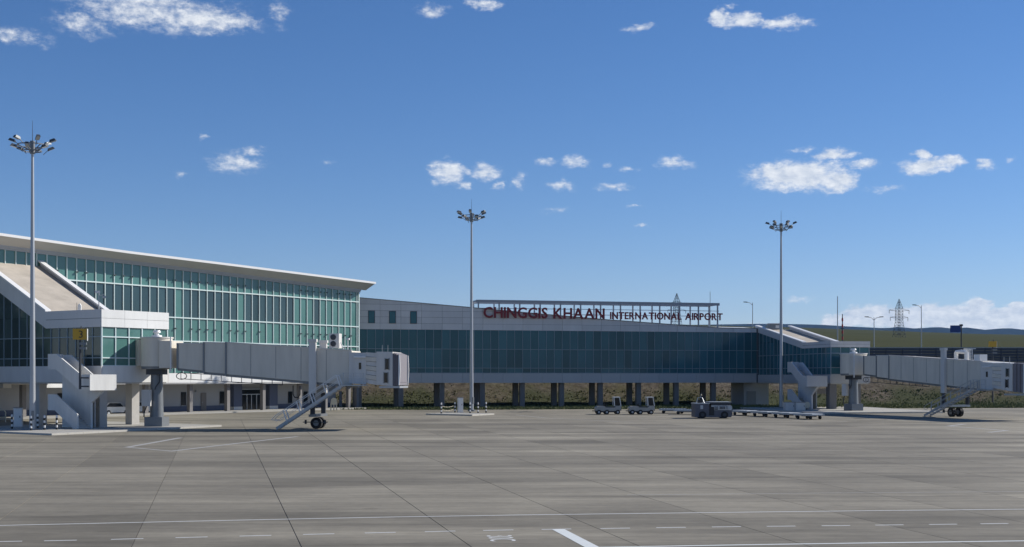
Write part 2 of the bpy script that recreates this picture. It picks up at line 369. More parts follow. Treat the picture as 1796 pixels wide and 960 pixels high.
def mountains():
    prof = [(900,572),(1000,574),(1150,571),(1280,569),(1330,568),(1400,568.8),(1444,570),(1488,572.8),(1554,576),(1574,573.6),(1607,576.5),(1645,573.6),(1665,576),(1698,574.6),(1726,578.7),(1766,575.6),(1785,577),(1796,579.4),(1850,575),(1950,572)]
    vs, fs = [], []; rnd = random.Random(5); n = 0
    angs = [-1.1 + i * .006 for i in range(370)]
    radii = [(9000, 0), (9800, .22), (10600, .52), (11300, .8), (12000, 1.0), (12800, .75), (14000, .3), (15500, 0)]
    ph = [rnd.uniform(0, 6.28) for _ in range(8)]
    for a in angs:
        px = CX + F * math.tan(a) if abs(a) < .5 else None
        row = lerp(px, prof) if px is not None and 900 <= px <= 1950 else 573 + 3 * math.sin(a * 9 + ph[0]) + 2 * math.sin(a * 23 + ph[1])
        h = (HY - row) / F * 12000 * math.cos(a) + 5.5
        for k, (r, t) in enumerate(radii):
            bump = 1 + (.22 * math.sin(a * 70 + k * 1.7 + ph[2]) + .15 * math.sin(a * 160 + k * 2.9 + ph[3])) * (t * (1 - t) * 3 if k < 4 else 0)
            vs.append((r * math.sin(a), r * math.cos(a), -20 + (h + 20) * t * (1 if k == 4 else bump * .96)))
    m = len(radii)
    for i in range(len(angs) - 1):
        for k in range(m - 1): fs.append((i*m+k, (i+1)*m+k, (i+1)*m+k+1, i*m+k+1))
    me = bpy.data.meshes.new('mountain_range'); me.from_pydata(vs, [], fs); me.materials.append(MAT['mountain'])
    for p in me.polygons: p.use_smooth = True
    o = bpy.data.objects.new('mountain_range', me); link(o); tag(o, 'long low blue mountain range along the horizon', kind='structure')
mountains()
def tufts(name, label, cat, mat_, n, dlo, dhi, hlo, hhi, seed, density=None):
    rnd = random.Random(seed); mb = MB()
    for _ in range(n):
        x = rnd.uniform(-32, 88); d = rnd.uniform(dlo, dhi); y = strip_y(x, d)
        if d <= 15: z = gz(edge_y(x)) - .03
        else:
            t = min(1, (d - 15) / 17.0); z = gz(edge_y(x)) + .0 + 6.25 * (t * .55 + .45 * t * t * (3 - 2 * t)) - .1
        h = rnd.uniform(hlo, hhi); w = h * rnd.uniform(.25, .6)
        for k in range(3):
            a = rnd.uniform(0, 3.14); dx, dy = math.cos(a) * w, math.sin(a) * w; lx, ly = rnd.uniform(-.3, .3) * h, rnd.uniform(-.3, .3) * h
            mb.add([(x - dx, y - dy, z), (x + dx, y + dy, z), (x + lx + dx * .2, y + ly, z + h)], [(0, 1, 2)])
    o = mb.build(name, mat_); tag(o, label, cat, kind='stuff')
tufts('grass', 'strip of green grass along the foot of the earth bank', 'grass', 'grass', 19000, .3, 21.5, .10, .36, 1)
tufts('weeds', 'dry weeds scattered over the brown earth bank', 'weeds', 'shrub', 8000, 15.5, 33, .06, .22, 2)

# ------------------------------------------------------------------ apron with its slabs and markings
AN = R(12.7); AO = Vector((-6.52, 40.52, gz(40.52)))
apron_m = Matrix(((math.cos(AN), -math.sin(AN), 0, AO.x), (math.sin(AN), math.cos(AN), -S, AO.y), (S*math.sin(AN), S*math.cos(AN), 1, AO.z), (0, 0, 0, 1)))
ainv = apron_m.inverted()
def apron():
    mb = MB(); pts = [(-150, 5), (120, 5), (120, edge_y(120)), (-22, edge_y(-22)), (-22, 215), (-150, 215)]
    q = [ainv @ Vector((x, y, gz(y) - .014)) for x, y in pts]
    mb.add(q, [(0, 1, 2, 3), (0, 3, 4, 5)])
    ap = mb.build('apron', 'joint'); ap.matrix_world = apron_m; tag(ap, 'grey concrete apron laid in large square slabs', kind='structure')
    P = 5.1; g, t = .015, .007
    me = MB().box(g, P - g, t, P - t, -.1, 0).mesh('slab', 'concrete')
    cells = []
    for i in range(-30, 30):
        for j in range(-8, 34):
            c = apron_m @ Vector(((i + .5) * P, (j + .5) * P, 0))
            cs = [apron_m @ Vector(((i + a) * P, (j + b) * P, 0)) for a in (0, 1) for b in (0, 1)]
            if max(q.y for q in cs) > (edge_y(c.x) - .3 if c.x > -24 else 214): continue
            vis = any(q.y > 38 and abs(q.x) < .405 * q.y for q in cs)
            if c.y < 6 or abs(c.x) > 118: continue
            cells.append((0 if vis else 1, c.y, i, j))
    cells.sort()
    rest = MB()
    for k, (v, y, i, j) in enumerate(cells):
        if k < 300 and v == 0: piece('slab', me, ap, (i * P, j * P, 0))
        else:
            x0, x1, y0, y1 = i*P + g, (i+1)*P - g, j*P + t, (j+1)*P - t
            rest.add([(x0, y0, 0), (x1, y0, 0), (x1, y1, 0), (x0, y1, 0)], [(0, 1, 2, 3)])
    # cut slabs up to the grass edge
    r = rest.build('slab_field', 'concrete', ap); r['kind'] = 'stuff'
    strip = MB(); xs = [-24 + 5.1 * k for k in range(29)]
    for a, b in zip(xs, xs[1:]):
        q = [ainv @ Vector((x, y, gz(y) - .008)) for x, y in ((a, edge_y(a) - 9), (b, edge_y(b) - 9), (b, edge_y(b) - .02), (a, edge_y(a) - .02))]
        strip.add(q, [(0, 1, 2, 3)])
    e = strip.build('edge_slabs', 'concrete', ap); e['kind'] = 'stuff'
    return ap
AP = apron()
def ribbon(name, pts, w, mt, lift=.004, sub=1):
    q = [ainv @ gp(*p) for p in pts]; mb = MB(); L = []
    for i, p in enumerate(q):
        d = (q[min(i + 1, len(q) - 1)] - q[max(i - 1, 0)]); n = Vector((-d.y, d.x, 0)).normalized() * w / 2
        L += [(p.x - n.x, p.y - n.y, lift), (p.x + n.x, p.y + n.y, lift)]
    mb.add(L, [(2*i, 2*i+2, 2*i+3, 2*i+1) for i in range(len(q) - 1)])
    return mb.build(name, mt, AP)
ribbon('solid_line', [(-120, 924.6), (0, 922), (225, 917), (450, 912), (675, 907.4), (900, 903.8), (1125, 900.9), (1350, 898.1), (1575, 895.6), (1796, 893.4), (1900, 892.4)], .14, 'line_paint')
dl = [(-120, 953), (10, 950), (106, 948.5), (223, 945.8), (336, 942.8), (448, 940), (559, 937.2), (667, 934.6), (772, 932.3), (874, 930.2), (976, 928.5), (1079, 927), (1177, 925.6), (1274, 924.3), (1370, 923.3), (1466, 922.3), (1560, 921.2), (1654, 920), (1744, 918.8), (1834, 917.6)]
for c in [p for p, _ in dl]:
    if c == 976: w = 26
    else: w = 29 - c / 1796 * 5
    ribbon('dash', [(c - w, lerp(c - w, dl)), (c + w, lerp(c + w, dl))], .13, 'line_paint')
ribbon('solid_line', [(1040, 960.6), (1300, 956), (1500, 953), (1796, 949), (1900, 947.6)], .17, 'line_lead')
q = [ainv @ gp(*p) for p in ((968, 929), (990, 928.7), (1052, 960.5), (1100, 985), (1070, 985), (1026, 960.5))]
MB().add([(p.x, p.y, .008) for p in q], [(5, 2, 1, 0), (4, 3, 2, 5)]).build('lead_in_line', 'line_lead', AP)
ribbon('worn_line', [(317, 768), (222, 785)], .45, 'line_worn')
ribbon('worn_line', [(221, 784.6), (302, 791.6)], .30, 'line_worn', .006)
ribbon('worn_line', [(298, 792), (420, 777.5), (522, 766)], .42, 'line_worn', .008)
ribbon('worn_line', [(1692, 744.2), (1662, 747.7)], .5, 'line_worn')
ribbon('worn_line', [(1661, 747.4), (1768, 755.6)], .34, 'line_worn', .006)
ribbon('worn_line', [(1767, 755.2), (1734, 758.8)], .5, 'line_worn', .008)
ribbon('worn_line', [(905, 728), (960, 733.5), (1110, 741)], .22, 'line_worn')
ribbon('faint_line', [(640, 741), (900, 745), (1300, 749)], .16, 'line_worn')
ribbon('faint_line', [(1100, 868.5), (1450, 865), (1796, 862.5)], .10, 'line_worn')
# stand number painted on the slabs, read from the left
tm = text_mesh('stand_number', '30C', .95, 0, 'line_paint')
o = piece('stand_number', tm, AP); pw = ainv @ gp(877, 939.0); o.location = (pw.x - .45, pw.y + .05, .004); o.rotation_euler = (0, 0, R(-96)); o.scale = (.95, 1.25, 1)

# ------------------------------------------------------------------ frames of the buildings
TH = math.atan2(F, 1495.0); THC = math.atan2(F, 9600.0)
LT = Fr(628.5, 177.0, TH); CO = Fr(770, 184.0, THC); LL = Fr(178, 118.0, TH); RL = Fr(1457, 172.0, THC); KC = 184 / 176; KR = 172 / 166
zc = lambda z: ZC + (z - ZC) * KC
zr_ = lambda z: ZC + (z - ZC) * KR

# ------------------------------------------------------------------ terminal
def terminal():
    T = thing('terminal_building', 'large terminal with teal curtain wall, white mullions and sweeping overhanging roof', 'building', LT.o, TH)
    zs = 5.5 + 9.96 * 1.035, 5.5 + 6.72 * 1.035, 5.5 + 4.13 * 1.035
    M1, M2, M3, G0 = zs[0], zs[1], zs[2], 6.12
    top = [(LT.x(p), LT.z(p, r)) for p, r in ((0, 437.5), (220, 463), (418, 487), (628, 513))]
    edg = [(LT.x(p, -2.0), LT.z(p, r, -2.0)) for p, r in ((0, 408.75), (220, 439.75), (400, 462), (655, 494.3))]
    m = (LT.x(625) - LT.x(231)) / 31; x1 = LT.x(625); ncol = 54; xl = x1 - ncol * m
    g = .02
    lo, hi = LL_x0, LL_x1
    rows = [(G0, M3, 'glass_teal'), (M3, M2, 'glass_teal'), (M2, M1, 'glass_slate')]
    meshes = {}
    for z0, z1, mt in rows:
        for mt2 in ('glass_teal', 'glass_slate'): meshes[(z0, mt2)] = MB().box(g, m - g, 0, .04, z0 + g, z1 - g).mesh('pane', mt2)
    rnd = random.Random(11)
    cols = [xl + i * m for i in range(ncol)]
    for i, x in enumerate(cols):
        for z0, z1, mt in rows:
            if z0 == M2:
                px_frac = i / ncol
                mt = 'glass_slate' if px_frac < .80 and rnd.random() < .93 else ('glass_slate' if rnd.random() < .16 else 'glass_teal')
            piece('pane', meshes[(z0, mt)], T, (x, 0, 0), (0, 0, rnd.uniform(-.006, .006)))
        ta, tb = lerp(x, top), lerp(x + m, top)
        MB().hexa([(x+g,0,M1+g),(x+m-g,0,M1+g),(x+m-g,.04,M1+g),(x+g,.04,M1+g),(x+g,0,ta-g),(x+m-g,0,tb-g),(x+m-g,.04,tb-g),(x+g,.04,ta-g)]).build('pane', 'glass_teal', T)
    MB().box(x1 + g, -.06, 0, .04, G0, lerp(0, top) - g).build('pane', 'glass_teal', T, label='narrow corner pane')
    for x in cols + [x1]:
        MB().box(x - .04, x + .04, -.12, .03, G0, lerp(x, top)).build('mullion', 'mullion_white', T)
        if rnd.random() < .5:
            for zz in (M2 - 1.25, M1 + .9): MB().box(x - .09, x + .09, -.30, -.131, zz - .06, zz + .06).build('cleaning_anchor', 'dark_metal', T)
    for z in (M3, M2, M1): MB().box(xl, 0, -.14, .035, z - .065, z + .065).build('transom', 'mullion_white', T)
    MB().box(-.055, .09, -.14, .2, G0 - .3, lerp(0, top) + .02).build('corner_post', 'mullion_white', T)
    # body behind the glass
    MB().prism([(xl, 5.05), (.02, 5.05), (.02, lerp(0, top) + .3), (xl, lerp(xl, top) + .3)], .06, 26).build('interior_core', 'glass_slate', T)
    # spandrel panels
    n = 20; w = (0 - xl) / n
    sp = MB().box(.015, w - .015, -.12, .05, 5.0, G0 - .02).mesh('spandrel_panel', 'white_panel')
    for i in range(n): piece('spandrel_panel', sp, T, (xl + i * w, 0, 0))
    MB().box(xl, -.02, -.05, 4.3, 4.86, 4.99).build('underside', 'soffit', T)
    # roof: fascia, soffit, deck, in sections along its gentle curve
    xs = [xl - 2 + (1.3 + 2 - xl) * i / 22 for i in range(23)]
    fas, sof, deck, beam = MB(), MB(), MB(), MB()
    for a, b in zip(xs, xs[1:]):
        for (mb, prof) in ((fas, lambda x: [(-2.0, lerp(x, edg) - .26), (-1.8, lerp(x, edg) - .26), (-1.8, lerp(x, edg)), (-2.0, lerp(x, edg))]),
                           (sof, lambda x: [(-1.8, lerp(x, edg) - .25), (-.22, lerp(x, top) + .36), (-.22, lerp(x, top) + .5), (-1.8, lerp(x, edg) - .1)]),
                           (deck, lambda x: [(-1.81, lerp(x, edg) - .12), (27, lerp(x, edg) + .0), (27, lerp(x, edg) + .2), (-1.81, lerp(x, edg) - .02)])):
            pa, pb = prof(a), prof(b)
            mb.add([(a, *q) for q in pa] + [(b, *q) for q in pb], [(0, 4, 5, 1), (1, 5, 6, 2), (2, 6, 7, 3), (3, 7, 4, 0), (0, 1, 2, 3), (4, 7, 6, 5)])
        if a < .2:
            bb = min(b, .25)
            for y0, dz0, dz1 in ((-.16, 0., .26), (-.30, .20, .52)):
                beam.add([(a, y0, lerp(a, top)+dz0), (bb, y0, lerp(bb, top)+dz0), (bb, .3, lerp(bb, top)+dz0), (a, .3, lerp(a, top)+dz0),
                          (a, y0, lerp(a, top)+dz1), (bb, y0, lerp(bb, top)+dz1), (bb, .3, lerp(bb, top)+dz1), (a, .3, lerp(a, top)+dz1)],
                         [(0,3,2,1),(4,5,6,7),(0,1,5,4),(1,2,6,5),(2,3,7,6),(3,0,4,7)])
    ro = deck.build('roof', 'roof_metal', T); fas.build('fascia', 'white_paint', ro); sof.build('soffit', 'soffit', ro); beam.build('eaves_beam', 'spandrel', T)
    MB().prism([(.02, lerp(0, top) + .36), (1.3, lerp(1.3, edg) - .25), (1.3, lerp(1.3, edg) - .1), (.02, lerp(0, top) + .6)], -.2, 26).build('end_soffit', 'soffit', ro)
    # ground floor, set back under the upper storey
    yw = 4.0
    GX = lambda p: LT.x(p, yw); GZ = lambda p, r: LT.z(p, r, yw)
    MB().box(xl, 0, yw, yw + .3, .9, 4.88).build('ground_floor_wall', 'low_wall', T)
    MB().box(xl, 0, yw - .05, yw - .002, 1.5, 2.2).build('plinth', 'plinth', T)
    for a, b, r0, r1 in ((317, 326, 688, 711), (385, 393.5, 687, 708), (505, 512, 687, 707), (532, 539, 687, 706), (250, 259, 690, 714), (100, 112, 690, 716)):
        z1, z0 = GZ(a, r0), GZ(a, r1)
        wn = MB().box(GX(a), GX(b), yw - .07, yw - .052, z0, z1).build('window', 'glass_dark', T)
        MB().box(GX(a) - .06, GX(b) + .06, yw - .12, yw - .072, z0 - .1, z0).build('sill', 'mid_metal', wn)
    for a, b in ((352, 361), (594, 599), (60, 70)):
        dr = MB().box(GX(a), GX(b), yw - .10, yw - .06, 1.6, 3.75).build('door', 'conc_col', T); MB().box(GX(a) + .1, GX(a) + .2, yw - .16, yw - .102, 2.6, 2.66).build('handle', 'galv', dr)
    for a, b in ((401, 415.5), (464, 478)):
        MB().box(GX(a), GX(b), yw - .9, yw - .01, 1.6, 4.84).build('porch_pier', 'plinth', T); MB().box(GX(a) - .02, GX(b) + .02, yw - .93, yw - .02, 1.55, 2.0).build('painted_lit_base', 'white_wall', T)  # white box at each pier foot paints in its sunlit base
    dg = MB().box(GX(416), GX(459), yw - .35, yw - .30, 1.6, 4.2).build('entrance_doors', 'glass_dark', T)
    for p in (416.5, 429, 437, 446, 458.5): MB().box(GX(p) - .05, GX(p) + .05, yw - .42, yw - .352, 1.6, 3.5).build('door_post', 'galv', dg)
    for z in (3.5, 4.15): MB().box(GX(416), GX(459), yw - .43, yw - .352, z - .05, z + .05).build('door_rail', 'galv', dg)
    for p in (255, 333, 398.5, 461, 525, 570, 611, 625, 40, 130): MB().box(LT.x(p, .9) - .24, LT.x(p, .9) + .24, .66, 1.14, .9, 4.86).build('column', 'conc_col', T)
    for p in (342, 408, 471): MB().box(GX(p) - .1, GX(p) + .1, yw - .16, yw - (.052 if p == 342 else -.0), 3.85, 4.1).build('wall_lamp', 'mid_metal', T)
    for a, b in ((4, 19), (78, 117)):
        MB().box(LT.x(a, -1.2), LT.x(b, -1.2), -1.3, -.125, 4.55, 4.95).build('sunlit_strip_box', 'white_panel', T)  # white boxes added to stand for sunlit strips seen under the link
    # raised footway in front
    pv = MB().box(xl, 0, -1.4, yw, .5, 1.58).build('footway', 'island_top'); pv.location = LT.o; pv.rotation_euler = (0, 0, TH); tag(pv, 'pale kerbed footway at the foot of the terminal', kind='structure')
    rp = MB()
    xr = [xl + (0 - xl) * i / 12 for i in range(13)]
    for a, b in zip(xr, xr[1:]):
        q = []
        for (x, y, f) in ((a, -11, 0), (b, -11, 0), (b, -1.39, 1), (a, -1.39, 1)):
            w_ = LT.w(x, y, 0); q.append((w_.x, w_.y, gz(w_.y) + .004 if f == 0 else max(gz(w_.y) + .006, 1.42)))
        rp.add(q, [(0, 1, 2, 3)])
    r = rp.build('apron_ramp', 'concrete'); tag(r, 'concrete ramping gently up to the terminal footway', kind='structure')
    return T
d = LL.o - LT.o
LL_x0 = d.x * LT.c + d.y * LT.s; LL_x1 = LL_x0 + 7.7; LL_y = -d.x * LT.s + d.y * LT.c
TERM = terminal()

# ------------------------------------------------------------------ concourse
def concourse():
    T = thing('concourse_building', 'long raised concourse with dark glazing and grey panel cladding on paired columns', 'building', CO.o, THC)
    yf = -1.0; x0 = CO.x(629.8, yf); x1 = CO.x(1330, yf)
    Z = [zc(v) for v in (4.90, 6.2, 6.89, 9.42, 11.98)]
    top = [(CO.x(p, yf), CO.z(p, r, yf)) for p, r in ((640, 522.5), (731, 530.5), (822, 538.5), (940, 549.5), (1064, 560.3), (1172, 568.2), (1264, 574.7), (1327, 576))]
    m = 1.111 * KC; xm0 = CO.x(643.8, yf); xs = [x0] + [xm0 + m * i for i in range(60) if x0 + .2 < xm0 + m * i < x1 - .2] + [x1]
    g = .012; std = {}
    for a, b in zip(xs, xs[1:]):
        for z0, z1 in zip(Z[1:], Z[2:]):
            k = (round(b - a, 3), z0)
            if k not in std: std[k] = MB().box(g, b - a - g, 0, .04, z0 + g, z1 - g).mesh('pane', 'glass_navy')
            piece('pane', std[k], T, (a, yf, 0), (0, 0, random.uniform(-.006, .006)))
    mm = MB().box(-.03, .03, -.07, .02, Z[1], Z[4]).mesh('mullion', 'mullion_grey')
    for x in xs[1:-1]: piece('mullion', mm, T, (x, yf, 0))
    for z in (Z[1] + .03, Z[2], Z[3]): MB().box(x0, x1, yf - .08, yf + .03, z - .035, z + .035).build('transom', 'mullion_grey', T)
    MB().box(x1 - .28, x1 + .02, yf - .06, yf + .1, Z[0], zc(12.6)).build('end_post', 'clad_joint', T)
    # spandrel panels
    pw = 2.7775 * KC; bx = [x0] + [CO.x(666.5, yf) + pw * i for i in range(40) if x0 + .3 < CO.x(666.5, yf) + pw * i < x1 - .35] + [x1 - .3]
    for a, b in zip(bx, bx[1:]): MB().box(a + .012, b - .012, yf - .05, yf + .04, Z[0], Z[1] - .01).build('spandrel_panel', 'spandrel', T)
    # cladding panels clipped by the falling roof line
    ph = .83 * KC
    for a, b in zip(bx, bx[1:]):
        for k in range(6):
            z0 = Z[4] + k * ph + .015; z1 = z0 + ph - .03
            ta, tb = lerp(a, top) - .1, lerp(b, top) - .1
            za, zb = min(z1, ta), min(z1, tb)
            if za < z0 + .04 and zb < z0 + .04: continue
            za, zb = max(za, z0 + .02), max(zb, z0 + .02)
            A, B = a + .015, b - .015
            MB().hexa([(A,yf-.04,z0),(B,yf-.04,z0),(B,yf+.05,z0),(A,yf+.05,z0),(A,yf-.04,za),(B,yf-.04,zb),(B,yf+.05,zb),(A,yf+.05,za)]).build('cladding_panel', 'cladding', T)
    for a, b, r0, r1 in ((646.3, 656.6, 546, 566.3), (683, 693.3, 546.5, 566.8), (720, 730.2, 547, 567.2)):
        za, zb = CO.z(a, r1, yf), CO.z(a, r0, yf); wx0, wx1 = CO.x(a, yf), CO.x(b, yf)
        w = MB().box(wx0, wx1, yf - .065, yf - .045, za, zb).build('window', 'glass_navy', T)
        f = MB()
        f.box(wx0 - .07, wx0, yf - .1, yf - .045, za - .07, zb + .07).box(wx1, wx1 + .07, yf - .1, yf - .045, za - .07, zb + .07).box(wx0, wx1, yf - .1, yf - .045, zb, zb + .07).box(wx0, wx1, yf - .1, yf - .045, za - .07, za)
        f.build('frame', 'clad_joint', w)
    # body, coping, roof
    tx = [x0] + [p[0] for p in top if x0 < p[0] < x1] + [x1]
    MB().prism([(x0, Z[0] + .02), (x1 - .01, Z[0] + .02)] + [(x, lerp(x, top) - .12) for x in tx[::-1]], yf + .06, 7).build('core', 'clad_joint', T)
    cp, rf = MB(), MB()
    for a, b in zip(tx, tx[1:]):
        ta, tb = lerp(a, top), lerp(b, top)
        cp.hexa([(a,yf-.1,ta-.1),(b,yf-.1,tb-.1),(b,yf+.3,tb-.1),(a,yf+.3,ta-.1),(a,yf-.1,ta),(b,yf-.1,tb),(b,yf+.3,tb+.03),(a,yf+.3,ta+.03)])
        if a > 4:
            ra, rb = .35 if a > 22 else .25, .35
            rf.add([(a, yf + .31, ta - .02), (b, yf + .31, tb - .02), (b, yf + 5.5, tb + rb), (a, yf + 5.5, ta + ra), (b, 7, tb - .1), (a, 7, ta - .1)], [(0, 1, 2, 3), (3, 2, 4, 5)])
    cp.build('coping', 'mid_metal', T); rf.build('roof', 'roof_metal', T)
    xb = CO.x(845.5, 0)
    for k in range(-3, 8):
        xk = xb + 5.555 * KC * k
        if xk < x0 or xk > x1 - 1: continue
        for y, w in ((0, .35), (4.0, .36)):
            z0 = gz(CO.Y(xk, y)) - .4
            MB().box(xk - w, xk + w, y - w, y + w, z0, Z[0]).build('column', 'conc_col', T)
    # service block under the right end
    bxl, bxr = CO.x(1303, 1), CO.x(1330, 1)
    MB().box(bxl, bxr + 1.5, .6, 5.5, .8, Z[0]).build('service_room', 'low_wall', T)
    MB().box(bxl + .4, bxl + 1.9, .54, .598, 1.4, 3.6).build('service_door', 'mid_metal', T)
    return T, top
CONC, ctop = concourse()

def airport_sign():
    yf = -1.35
    T = thing('airport_sign', 'dark red rooftop letters on an open steel frame above the concourse', 'sign', CO.o, THC)
    xa, xb = CO.x(836, yf), CO.x(1263, yf); zt = zc(16.08); yb = 2.2
    for y in (yf + .25, yb):
        MB().box(xa, xb - (0 if y < 0 else .2), y - .1, y + .1, zt - .38, zt).build('top_chord', 'sign_steel', T)
    for x in (xa + .06, xb - .06): MB().box(x - .1, x + .1, yf + .36, yb - .11, zt - .3, zt - .06).build('cross_beam', 'sign_steel', T)
    n = 12
    for i in range(n + 1):
        x = xa + .3 + (xb - xa - .6) * i / n
        for y in (yf + .25, yb):
            z0 = lerp(x, ctop) - (.3 if y > 0 else -.0)
            MB().box(x - .09, x + .09, y - .09, y + .09, z0 - .1, zt - .385).build('post', 'sign_steel', T)
    for z in (zc(14.95), zc(14.2)):
        xs_ = xa if z > 14.9 else CO.x(1000, yf)
        MB().box(max(xa, xs_) + .1, xb - .1, yf + .12, yf + .149, z - .04, z + .04).build('letter_rail', 'sign_steel', T)
    def row(txt, p0, p1, r0, r1, zb, hgt):
        L = []; cur = 0
        mesh = {}
        for ch in txt:
            if ch == ' ': cur += .34; continue
            if ch not in mesh:
                me = text_mesh('letter', ch, 1.0, .08, 'red_letter', .022); vx = [v.co.x for v in me.vertices]; vy = [v.co.y for v in me.vertices]
                mn, mx, h = min(vx), max(vx), .73
                me.transform(Matrix.Translation((-mn, 0, 0)))
                for v in me.vertices: pass
                mesh[ch] = (me, mx - mn)
            L.append((mesh[ch][0], cur)); cur += mesh[ch][1] + .085
        total = cur - .10; X0, X1 = CO.x(p0, yf), CO.x(p1, yf); k = (X1 - X0) / total
        for me, c in L:
            o = piece('letter', me, T, (X0 + c * k, yf, zb), (R(90), 0, 0)); o.scale = (k, hgt / .70, 1)
    row('CHINGGIS KHAAN', 848, 1060, 539.5, 558, zc(13.70), 1.40 * KC)
    row('INTERNATIONAL AIRPORT', 1070, 1267, 549, 561, zc(13.68), .95 * KC)
    return T
airport_sign()

# ------------------------------------------------------------------ fixed boarding links
def link_building(fr, name, label, W, L, yflat, zt, zb, ztop, z_tr, gb, sb, nend, side_dx, glass, panel, cols, mull):
    T = thing(name, label, 'building', fr.o, fr.th)
    sl = (ztop - zt) / (L - yflat); band = zt - zb
    zroof = lambda y: zt + max(0, y - yflat) * sl
    # side bands, near and far
    for x0, x1, nm in ((-.12, .14, 'side_band'), (W - .14, W + .12, 'side_band')):
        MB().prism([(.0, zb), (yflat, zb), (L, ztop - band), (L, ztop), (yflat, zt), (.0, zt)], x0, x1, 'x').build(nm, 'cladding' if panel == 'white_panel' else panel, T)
    MB().box(-.125, -.1205, .02, yflat, (zt + zb) / 2 - .02, (zt + zb) / 2 + .02).build('band_joint', 'clad_joint', T)
    cop = MB()
    for x0, x1 in ((-.2, .45), (W - .42, W + .2)):
        cop.prism([(yflat, zt + .005), (L, ztop + .005), (L, ztop + .16), (yflat, zt + .16)], x0, x1, 'x')
    cop.build('roof_coping', 'white_paint', T)
    # end band in panels
    n = 3
    for i in range(n):
        for k in range(2):
            a, b = -.12 + (W + .24) * i / n, -.12 + (W + .24) * (i + 1) / n; c, e = zb + band * k / 2, zb + band * (k + 1) / 2
            MB().box(a + .012, b - .012, -.14, -.02, c + .012, e - .012).build('end_panel', panel, T)
    MB().box(-.1, W + .1, -.02, .02, zb + .01, zt - .01).build('panel_backing', 'clad_joint', T)
    # roof decks
    MB().box(.14, W - .14, .02, yflat, zt - .6, zt - .45).build('flat_roof', 'tan_roof', T)
    MB().prism([(yflat - .3, zt - .45), (L + .02, ztop - .42), (L + .02, ztop - .6), (yflat - .3, zt - .65)], .14, W - .14, 'x').build('sloping_roof', 'tan_roof', T)
    # end glazing
    g = .02; zr = [gb, z_tr[1], z_tr[0], zb]
    ce = [W * i / nend for i in range(nend + 1)]
    for a, b in zip(ce, ce[1:]):
        for z0, z1 in zip(zr, zr[1:]): MB().box(a + g, b - g, 0, .04, z0 + g, z1 - g).build('pane', glass, T)
    for x in ce: MB().box(x - .05, x + .05, -.09, .035, gb, zb).build('mullion', mull, T)
    for z in zr[:3]: MB().box(0, W, -.10, .03, z - .05, z + .05).build('transom', mull, T)
    # side glazing, taller under the sloping roof
    ns = int(L / side_dx); cs = [L * i / ns for i in range(ns + 1)]
    for xp, sgn in ((0, -1), (W, 1)):
        for a, b in zip(cs, cs[1:]):
            zz = list(zr[:3]); tp = min(zroof(a), zroof(b)) - band
            za, zc = zroof(a) - band, zroof(b) - band
            lev = [gb, z_tr[1], z_tr[0]]; k = z_tr[0] + 1.9
            while k < min(za, zc) - .4: lev.append(k); k += 1.9
            lev.append(None)
            for z0, z1 in zip(lev, lev[1:]):
                t0, t1 = (za, zc) if z1 is None else (z1, z1)
                xa, xb_ = (xp + .0, xp + .04) if sgn < 0 else (xp - .04, xp)
                MB().hexa([(xa,a+g,z0+g),(xb_,a+g,z0+g),(xb_,b-g,z0+g),(xa,b-g,z0+g),(xa,a+g,t0-g),(xb_,a+g,t0-g),(xb_,b-g,t1-g),(xa,b-g,t1-g)]).build('pane', 'glass_grey' if glass == 'glass_teal' else glass, T)
        xm = (xp - .07, xp + .03) if sgn < 0 else (xp - .03, xp + .07)
        for y in cs[1:]: MB().box(xm[0], xm[1], y - .035, y + .035, gb, zroof(y) - band).build('mullion', 'mullion_grey', T)
        for z in (z_tr[1], z_tr[0]): MB().box(xm[0] - .01, xm[1], .06, L, z - .04, z + .04).build('transom', 'mullion_grey', T)
    MB().prism([(.05, sb + .02), (L, sb + .02), (L, ztop - .7), (yflat, zt - .7), (.05, zt - .7)], .06, W - .06, 'x').build('interior_core', 'glass_dark', T)
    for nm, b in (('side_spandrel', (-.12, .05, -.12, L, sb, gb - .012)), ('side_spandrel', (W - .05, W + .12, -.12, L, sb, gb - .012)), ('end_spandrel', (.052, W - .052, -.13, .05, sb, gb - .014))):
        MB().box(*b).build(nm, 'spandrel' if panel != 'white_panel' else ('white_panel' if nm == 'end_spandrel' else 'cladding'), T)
    MB().box(.06, W - .06, .06, L, sb - .12, sb + .015).build('underside', 'soffit', T)
    for (x, y, w) in cols:
        z0 = gz(fr.Y(x, y)) - .3
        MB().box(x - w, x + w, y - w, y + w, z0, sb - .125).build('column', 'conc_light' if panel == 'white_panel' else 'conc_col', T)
    for y in sorted(set(c[1] for c in cols)):
        xs_ = [c[0] for c in cols if c[1] == y]
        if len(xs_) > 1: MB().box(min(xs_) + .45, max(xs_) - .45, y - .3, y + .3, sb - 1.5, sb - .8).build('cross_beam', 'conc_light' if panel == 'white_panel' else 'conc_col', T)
    return T
link_building(LL, 'boarding_link', 'white boarding link with sunlit end band and tan sloping roof beside the teal terminal', 7.7, -LL_y, 7.6, 11.73, 10.14, 17.45,
    (9.27, 7.36), 6.65, 5.13, 5, 1.15, 'glass_teal', 'white_panel', [(.7, 1.0, .42), (6.3, 3.2, .45), (.7, 9.5, .42), (6.3, 11, .45)], 'mullion_white')
RW = RL.x(1524); RLL = 23.6
link_building(RL, 'boarding_link', 'grey boarding link with low sloping roof at the far end of the concourse', RW, RLL, 8.0, zr_(10.23), zr_(9.45), 13.25,
    (zr_(8.7), zr_(6.87)), zr_(6.03), zr_(4.9), 4, 1.2, 'glass_navy', 'cladding', [(.5, .8, .5), (RW - .6, 2.5, .5), (.5, 9.5, .4), (RW - .5, 9.5, .4)], 'mullion_grey')

